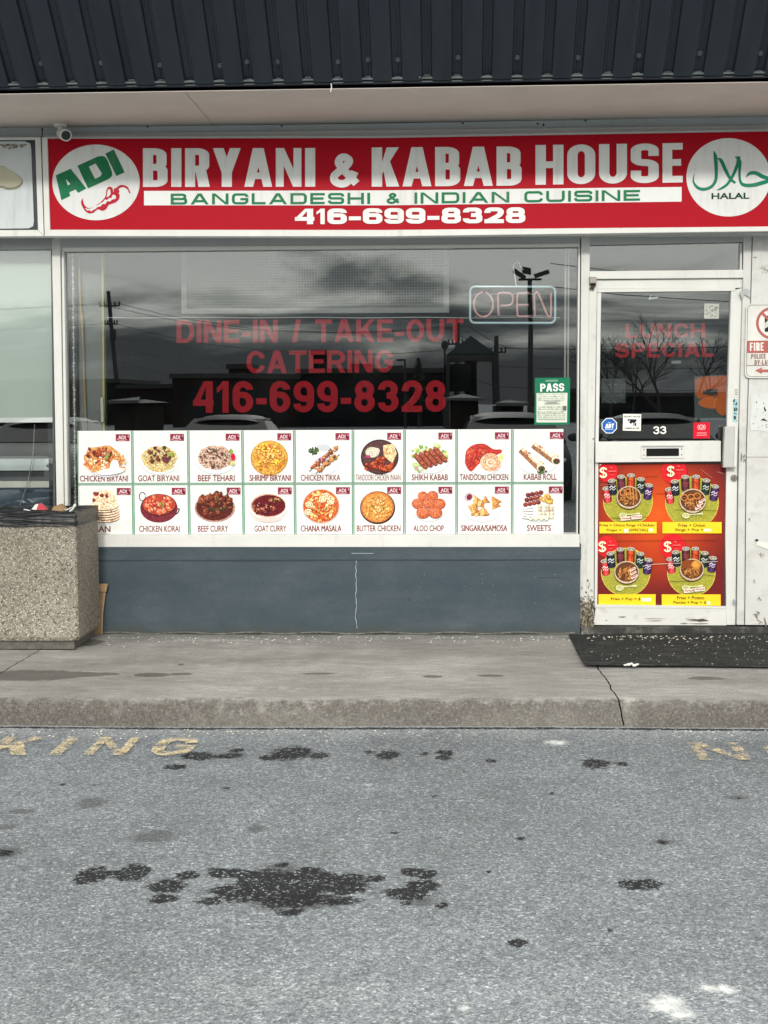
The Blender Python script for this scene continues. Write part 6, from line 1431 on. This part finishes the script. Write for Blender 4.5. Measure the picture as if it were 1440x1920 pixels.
# litter on top
t = thing('paper_carton', on_bin(74, 956, .1), 'red and white crumpled paper carton poking out of the bin liner', 'litter', 'litter in the bin')
mb = MB(); mb.slab([(59, 955), (66, 946), (72, 944.5), (68, 956)], yF + .09, .06); build('white_side', mb, m_white, t)
mb = MB(); mb.slab([(68, 956), (72, 944.5), (78, 948), (86, 956)], yF + .085, .06); build('red_side', mb, plain('red_carton', (.5, .03, .05), .5), t)
mb = MB(); mb.slab([(96, 957), (100, 950), (113, 945), (116, 948), (124, 955), (118, 959)], yF + .10, .05); mb.slab([(113, 945.5), (115, 945), (119, 957), (117, 957)], yF + .095, .01)
tag(build('cardboard_scrap', mb, m_card, bevel=.002), 'brown cardboard scrap on top of the rubbish in the bin', 'litter', 'litter in the bin')
mb = MB(); mb.tube([on_bin(131, 959, .05), on_bin(136, 955, .045), on_bin(140, 948, .04), on_bin(142, 945.5, .04)], [.006, .007, .009, .007], 8); mb.tube([on_bin(122, 957, .05), on_bin(130, 954, .05), on_bin(134, 951, .05)], [.003, .004, .003], 6)
tag(build('plastic_spoon', mb, plain('clear_pale_plastic', (.62, .64, .62), .25)), 'pale plastic spoon sticking up from the bin rim', 'litter', 'litter in the bin')
mb = MB(); mb.tube([on_bin(45, 955, .1), on_bin(50, 957, .08), on_bin(57, 957.5, .08)], [.003, .006, .003], 6); tag(build('paper_scrap', mb, m_white), 'tiny white paper scrap at the edge of the bin liner', 'litter', 'litter in the bin')
# flattened cardboard between bin and wall
t = thing('flattened_box', G(190, 1184, .15), 'flattened brown cardboard box standing between bin and low wall', 'cardboard')
yc_ = yF + dB + .004; yk = -.085 if yc_ > -.085 else yc_ + .02
yk = -.10
mb = MB(); mb.slab([(150, 1096), (203, 1096), (197, 1112), (192.5, 1150), (191.5, 1189), (150, 1191)], yk, .006); build('panel', mb, m_card, t, bevel=.001)
mb = MB(); mb.slab([(150, 1095), (202, 1094.5), (199, 1110), (150, 1110)], yk - .012, .004); build('flap', mb, m_card, t, bevel=.001)
mb = MB(); mb.slab([(194.5, 1111), (197.5, 1112), (193, 1150), (191.5, 1189), (189.5, 1189), (190.5, 1150)], yk - .002, .01); build('torn_edge', mb, plain('pale_cardboard_edge', (.38, .27, .17), .9), t)
# ================================================================== ACROSS THE LOT (seen mirrored in the glass)
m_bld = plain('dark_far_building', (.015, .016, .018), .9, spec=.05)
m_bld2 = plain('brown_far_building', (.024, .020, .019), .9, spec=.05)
m_pole = plain('dark_pole', (.02, .021, .022), .7)
def far_box(px0, px1, pytop, Lr, dep, name, label, mat, extra=None):
    a, b = MIR(px0, pytop, Lr), MIR(px1, pytop, Lr); x0, x1 = min(a.x, b.x), max(a.x, b.x); z = (a.z + b.z) / 2
    t = thing(name, ((x0 + x1) / 2, -Lr, 0), label, 'building', 'low buildings across the lot')
    mb = MB(); mb.box(x0, x1, -Lr - dep, -Lr, 0, z - .3); build('wall', mb, mat, t)
    mb = MB(); mb.box(x0 - .15, x1 + .15, -Lr - dep - .1, -Lr + .15, z - .3, z); build('parapet', mb, m_pole, t)
    mb = MB(); n = max(2, int((x1 - x0) / 3.5)); w = (x1 - x0) / n
    for i in range(n): mb.box(x0 + w * (i + .18), x0 + w * (i + .82), -Lr - .05, -Lr + .04, .5, min(2.4, z - .8))
    build('shop_glazing', mb, plain('dark_far_glazing', (.01, .012, .015), .4, spec=.15), t)
    return t
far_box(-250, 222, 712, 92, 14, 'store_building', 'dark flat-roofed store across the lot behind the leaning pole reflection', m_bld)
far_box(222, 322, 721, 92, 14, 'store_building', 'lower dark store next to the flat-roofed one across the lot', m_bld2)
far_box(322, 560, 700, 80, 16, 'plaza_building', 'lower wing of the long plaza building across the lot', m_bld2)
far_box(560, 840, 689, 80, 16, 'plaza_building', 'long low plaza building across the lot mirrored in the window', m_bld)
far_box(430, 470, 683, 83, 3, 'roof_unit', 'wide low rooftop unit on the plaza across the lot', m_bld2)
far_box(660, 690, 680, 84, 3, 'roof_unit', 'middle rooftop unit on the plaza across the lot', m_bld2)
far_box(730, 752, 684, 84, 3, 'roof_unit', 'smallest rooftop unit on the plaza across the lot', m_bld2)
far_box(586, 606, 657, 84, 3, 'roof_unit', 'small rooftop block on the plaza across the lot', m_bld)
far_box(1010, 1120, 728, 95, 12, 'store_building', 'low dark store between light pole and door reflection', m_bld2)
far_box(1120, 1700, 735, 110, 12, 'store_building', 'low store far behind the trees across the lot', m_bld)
def pole(name, px, pytop, pybase, Lr, r, label, arms=(), lean=0, cat='utility pole'):
    top = MIR(px, pytop, Lr); base = Vector((top.x + lean, -Lr, 0)); t = thing(name, base, label, cat, 'poles across the lot')
    mb = MB(); mb.tube([base, top], [r * 1.25, r * .85], 8); build('shaft', mb, m_pole, t)
    for (dz, hw, hh) in arms:
        c = top + (base - top).normalized() * dz; mb = MB(); mb.box(c.x - hw, c.x + hw, c.y - .06, c.y + .06, c.z - hh, c.z + hh)
        for k_ in (-1, -.55, .55, 1): mb.tube([c + Vector((hw * k_ * .95, 0, hh)), c + Vector((hw * k_ * .95, 0, hh + .25))], .06, 6)
        build('crossarm', mb, m_pole, t)
    return t, top
lx = MIR(203, 548, 105).x - MIR(217, 712, 105).x
up1, tp1 = pole('utility_pole', 202, 546, 712, 105, .17, 'leaning dark utility pole with crossarms mirrored at the window side', ((1.1, .8, .06), (2.5, .5, .05)), lean=MIR(226, 760, 105).x - MIR(202, 546, 105).x)
mb = MB(); c = tp1 + Vector((.35, 0, -2.9)); mb.tube([c, c + Vector((.0, 0, -.9))], .26, 10); build('transformer', mb, m_pole, up1)
up2, tp2 = pole('utility_pole', 858, 596, 790, 84, .17, 'dark utility pole beside the pyramid roofed tower across the lot', ((1.6, .6, .05),))
up3, tp3 = pole('utility_pole', 931, 630, 800, 86, .16, 'shorter dark utility pole at the far side of the roofed tower', ((1.0, .6, .05),))
# parking light with three floodlights
Lp = 62; lp, tpl = pole('light_pole', 993.5, 522, 790, Lp, .12, 'tall parking lot light pole with three floodlight heads', (), cat='light pole')
mb = MB(); mb.box(tpl.x - .55, tpl.x + .55, -Lp - .05, -Lp + .05, tpl.z - .1, tpl.z); build('bracket', mb, m_pole, lp)
for dx, rot in ((-.50, -28), (.55, 24), (-.16, 6)):
    mb = MB(); c = tpl + Vector((dx, 0, .20 if abs(dx) > .3 else .36)); ca, sa = math.cos(R_(rot)), math.sin(R_(rot)); w, h = (.34, .13) if abs(dx) > .3 else (.2, .2)
    pts = [(c.x + u * ca - v * sa, c.y - .25, c.z - u * sa * -1 * (-1 if False else 1) * (1 if dx else 1) + v * ca) for u, v in ((-w, -h * .4), (w, -h), (w, h * .4), (-w, h))]
    mb.prism(pts, (0, .5, 0)); build('floodlight', mb, m_pole, lp)
s4, t4 = pole('street_lamp', 834, 646, 790, 75, .07, 'small street lamp between plaza and tower reflection', (), cat='street lamp'); mb = MB(); mb.ball(t4, .22, (1, 1, 1.2), 8, 6); build('lamp_head', mb, m_pole, s4)
s5, t5 = pole('street_lamp', 760, 673, 790, 75, .06, 'slim street lamp with one side arm over the plaza roof', (), cat='street lamp'); mb = MB(); mb.box(t5.x - .5, t5.x + .05, t5.y - .06, t5.y + .06, t5.z - .08, t5.z + .04); build('lamp_arm', mb, m_pole, s5)
# pylon tower with pyramid roof
Lt = 70; tw = thing('sign_tower', MIR(887, 790, Lt) * 1, 'dark sign tower with pyramid roof across the lot', 'tower'); tw.location.z = 0; tw.location.y = -Lt
ap = MIR(884, 629, Lt); e0, e1 = MIR(838, 664, Lt), MIR(930, 662, Lt); ze = e0.z; hw = abs(e1.x - e0.x) / 2; cx = (e0.x + e1.x) / 2
mb = MB(); b4 = [(cx - hw, -Lt - hw, ze), (cx + hw, -Lt - hw, ze), (cx + hw, -Lt + hw, ze), (cx - hw, -Lt + hw, ze)]
mb.add([(cx, -Lt, ap.z)] + b4, [(0, 1, 2), (0, 2, 3), (0, 3, 4), (0, 4, 1), (1, 4, 3, 2)]); build('pyramid_roof', mb, plain('green_metal_roof', (.012, .022, .030), .8, spec=.1), tw)
zb_ = MIR(880, 682, Lt).z; zz2 = MIR(880, 674, Lt).z
for i, (dx, dy) in enumerate(((-1, -1), (1, -1), (1, 1), (-1, 1))):
    mb = MB(); mb.box(cx + dx * hw * .95 - .1, cx + dx * hw * .95 + .1, -Lt + dy * hw * .95 - .1, -Lt + dy * hw * .95 + .1, 0, ze); build('post', mb, m_pole, tw)
mb = MB()
for z in (zz2, (ze + zz2) / 2): mb.box(cx - hw, cx + hw, -Lt - hw, -Lt - hw + .15, z - .06, z + .06); mb.box(cx - hw, cx + hw, -Lt + hw - .15, -Lt + hw, z - .06, z + .06)
build('rail', mb, m_pole, tw)
mb = MB(); mb.box(cx - hw * 1.12, cx - hw * .02, -Lt - hw * .6, -Lt + hw * .9, zb_ - 1.5, zb_); mb.box(cx - hw * .25, cx + hw * .25, -Lt - .3, -Lt + .3, 0, ze); build('sign_cabinet', mb, m_bld, tw)
def house(pxa, pxb, pyr, pye, Lr, label):
    a, b = MIR(pxa, pye, Lr), MIR(pxb, pye, Lr); zr = MIR((pxa + pxb) / 2, pyr, Lr).z; x0, x1 = min(a.x, b.x), max(a.x, b.x)
    t = thing('small_house', ((x0 + x1) / 2, -Lr, 0), label, 'house', 'small gabled houses across the lot')
    mb = MB(); mb.box(x0 + .2, x1 - .2, -Lr - 6, -Lr, 0, a.z); build('wall', mb, m_bld2, t)
    mb = MB(); mb.prism([(x0, -Lr + .3, a.z), (x1, -Lr + .3, a.z), ((x0 + x1) / 2, -Lr - 3, zr)], (0, 0, .12)); mb.add([(x0, -Lr + .3, a.z), (x1, -Lr + .3, a.z), ((x0 * .7 + x1 * .3), -Lr - 3, zr), ((x0 * .3 + x1 * .7), -Lr - 3, zr), (x0, -Lr - 6.3, a.z), (x1, -Lr - 6.3, a.z)], [(0, 1, 3, 2), (2, 3, 5, 4), (0, 2, 4), (1, 5, 3)]); build('roof', mb, plain('pale_house_roof', (.10, .105, .105), .8, spec=.2), t)
house(836, 906, 744, 752, 55, 'small pale roofed house below the tower across the lot'); house(928, 990, 754, 760, 48, 'small pale roofed house beside the light pole across the lot'); house(205, 262, 750, 757, 50, 'small pale roofed house under the leaning pole across the lot')
# cables: each between poles
m_wire = plain('black_cable', (.015, .015, .016), .6)
def cable(a, b, sag, r=.022):
    a, b = Vector(a), Vector(b); mb = MB(); mb.tube([a + (b - a) * t - Vector((0, 0, sag * 4 * t * (1 - t))) for t in [i / 14 for i in range(15)]], r, 4)
    tag(build('power_line', mb, m_wire), 'thin black overhead power line across the lot', 'power line', 'overhead power lines')
lft = Vector((tp1.x - 40, -108, tp1.z + .5))
for dz, dx in ((-.9, -.7), (-.9, .7), (-2.4, .3), (-4.0, 0), (-5.2, 0)):
    cable(tp1 + Vector((dx, 0, dz)), tp2 + Vector((dx, 0, dz * .9 + .3)), 1.2); cable(tp1 + Vector((dx, 0, dz)), lft + Vector((dx, 0, dz)), .8); cable(tp2 + Vector((dx, 0, dz * .9 + .3)), tp3 + Vector((dx, 0, dz * .8)), .1)
    cable(tp3 + Vector((dx, 0, dz * .8)), Vector((tp3.x + 45, -80, tp3.z + 3.2 + dz)), 1.3)
for h in (6.4, 5.6): cable((4, -44, h), (26, -60, h + .6), .5, .018)
# trees
def tubes_tree(name, x, y, h, seed, label, spread=.55, levels=5, mat=None):
    rs = random.Random(seed); t = thing(name, (x, y, 0), label, 'tree', 'bare trees across the lot'); tr = MB(); cr = MB()
    def grow(p, d, l, r, lev):
        q = p + d * l; (tr if lev >= levels - 1 else cr).tube([p, (p + q) / 2 + Vector((rs.gauss(0, .03 * l), rs.gauss(0, .03 * l), 0)), q], [r * .7, r * .6, r * .48], 5 if lev > 1 else 3)
        if lev == 0: return
        for _ in range(3 if lev > 1 else 4):
            nd = (d + Vector((rs.gauss(0, spread), rs.gauss(0, spread), rs.gauss(.12, .25)))).normalized(); grow(q - d * l * rs.uniform(0, .35), nd, l * rs.uniform(.6, .82), max(r * .58, .008), lev - 1)
    grow(Vector((x, y, 0)), Vector((0, 0, 1)), h * .28, h * .020, levels)
    bm = plain('dark_bark', (.03, .028, .026), .9) if 'bark' not in MATS else MATS['bark']; MATS['bark'] = bm
    build('trunk', tr, bm, t); build('crown', cr, bm, t); return t
for px, Lr, h, sd, lb in ((1235, 46, 6.2, 3, 'bare branching tree mirrored in the middle of the door glass'), (1150, 55, 6.8, 5, 'bare tree mirrored at the hinge side of the door glass'), (1310, 60, 6.4, 8, 'bare tree mirrored behind the orange poster on the door'), (1190, 70, 6.0, 12, 'smaller bare tree far behind the other bare trees')):
    p = MIR(px, 750, Lr); tubes_tree('bare_tree', p.x, -Lr, h, sd, lb)
p = MIR(786, 669, 78); t = thing('conifer_tree', (p.x, -78, 0), 'small dark conifer behind the plaza roof', 'tree'); rs = random.Random(2)
mb = MB(); mb.tube([(p.x, -78, 0), (p.x, -78, p.z)], [.14, .02], 6); build('trunk', mb, m_pole, t)
mb = MB()
for i in range(900):
    f = rs.random(); z = p.z * (.22 + .78 * f); r = (1 - f) * .95 * (.5 + .5 * rs.random()) * (.75 + .25 * math.sin(z * 9)); a = rs.uniform(0, 6.28); c = Vector((p.x + r * math.cos(a), -78 + r * math.sin(a), z)); d = Vector((math.cos(a), math.sin(a), -.35)) * .22; s_ = Vector((-math.sin(a), math.cos(a), 0)) * .07
    mb.face([c - s_, c + s_, c + d])
build('crown', mb, plain('conifer_green', (.03, .045, .03), .9), t)
# parked cars facing the shop
def car(x, y, rotz, kind, body, label):
    t = thing('parked_car', (0, 0, 0), label, 'car', 'cars parked across from the shop')
    bm = plain('car_paint_' + kind, body, .6, 0, var=.03, spec=.12); gl = MATS.get('car_glass') or plain('car_glass', (.012, .014, .016), .08, var=0, spec=.8)
    H = 1.29 if kind != 'wagon' else 1.33; W2 = .9
    st = [(-2.2, .42, .62, .72), (-2.15, .3, .72, .82), (-1.9, .24, .82, .88), (-1.1, .22, .93, W2), (-.6, .22, .98, W2), (1.2, .22, 1.0, W2), (1.9, .26, .98, .88), (2.15, .34, .9, .82), (2.2, .45, .75, .76)]
    mb = MB(); rings = []
    for yy, z0, z1, w in st: rings.append([(-w * .92, yy, z0), (-w, yy, (z0 + z1) / 2), (-w * .97, yy, z1 - .06), (-w * .86, yy, z1), (w * .86, yy, z1), (w * .97, yy, z1 - .06), (w, yy, (z0 + z1) / 2), (w * .92, yy, z0)])
    for r in rings: mb.v += [Vector(q) for q in r]
    for j in range(len(rings) - 1):
        for i in range(8): mb.f.append([j * 8 + i, j * 8 + (i + 1) % 8, (j + 1) * 8 + (i + 1) % 8, (j + 1) * 8 + i]); mb.mi.append(0)
    mb.f += [list(range(8)), [(len(rings) - 1) * 8 + i for i in range(8)][::-1]]; mb.mi += [0, 0]
    build('body', mb, bm, t, bevel=.03, smooth=True)
    ye = 1.2 if kind != 'wagon' else 1.9
    cab = [(-.95, .96, .84), (-.25, H, .62), (ye - .35, H, .62), (ye + .25, .98, .82)]
    mb = MB(); L_ = [Vector((-w, yy, z)) for yy, z, w in cab]; Rr = [Vector((w, yy, z)) for yy, z, w in cab]
    mb.add(L_ + Rr, [(0, 1, 2, 3), (7, 6, 5, 4), (0, 4, 5, 1), (2, 6, 7, 3)]); build('window', mb, gl, t)
    mb = MB(); nn = 9; rows = [(-.42, -.05), (-.2, -.004), (.3, .03), (ye - .6, .03), (ye - .3, -.01)]
    for yy, dz in rows:
        for i in range(nn): u = -1 + 2 * i / (nn - 1); mb.v.append(Vector((u * .66, yy, H + dz + .035 - .09 * u ** 4)))
    for j in range(len(rows) - 1):
        for i in range(nn - 1): mb.f.append([j * nn + i, j * nn + i + 1, (j + 1) * nn + i + 1, (j + 1) * nn + i]); mb.mi.append(0)
    for s_ in (-1, 1):
        for a, b in zip(cab, cab[1:]): mb.tube([(s_ * a[2], a[0], a[1] - .03), (s_ * b[2], b[0], b[1] - .03)], .028, 6)
    build('roof', mb, bm, t, smooth=True)
    for s_ in (-1, 1):
        for yy in (-1.38, 1.38):
            w_ = MB(); w_.tube([(s_ * .70, yy, .32), (s_ * .90, yy, .32)], .32, 20); wo_ = build('wheel', w_, m_black, t)
            w_ = MB(); w_.tube([(s_ * .89, yy, .32), (s_ * .905, yy, .32)], .2, 14); build('rim', w_, m_steel, wo_)
        w_ = MB(); w_.ball((s_ * .62, -2.12, .66), .13, (1.3, .6, .6), 10, 6); build('headlight', w_, m_white, t)
        w_ = MB(); w_.ball((s_ * 1.0, -.72, 1.0), .1, (1, .6, .7), 8, 6); build('mirror', w_, bm, t)
    w_ = MB(); w_.box(-.5, .5, -2.22, -2.16, .46, .62); build('grille', w_, m_black, t)
    t.location = (x, y, 0); t.rotation_euler.z = rotz
    return t
def car_at(px, Lr, *a): p = MIR(px, 780, Lr); return car(p.x, -Lr - 2.2, math.pi, *a)
car_at(968, 13.5, 'wagon', (.035, .038, .042), 'dark grey car mirrored low in the window below the certificate')
car_at(395, 15.5, 'sedan', (.02, .02, .022), 'black car mirrored low in the window under the lettering')
car_at(1262, 13.5, 'hatch', (.06, .065, .07), 'silver grey car mirrored low in the door glass')
car_at(20, 13.5, 'saloon', (.3, .31, .31), 'white car mirrored in the neighbour window')
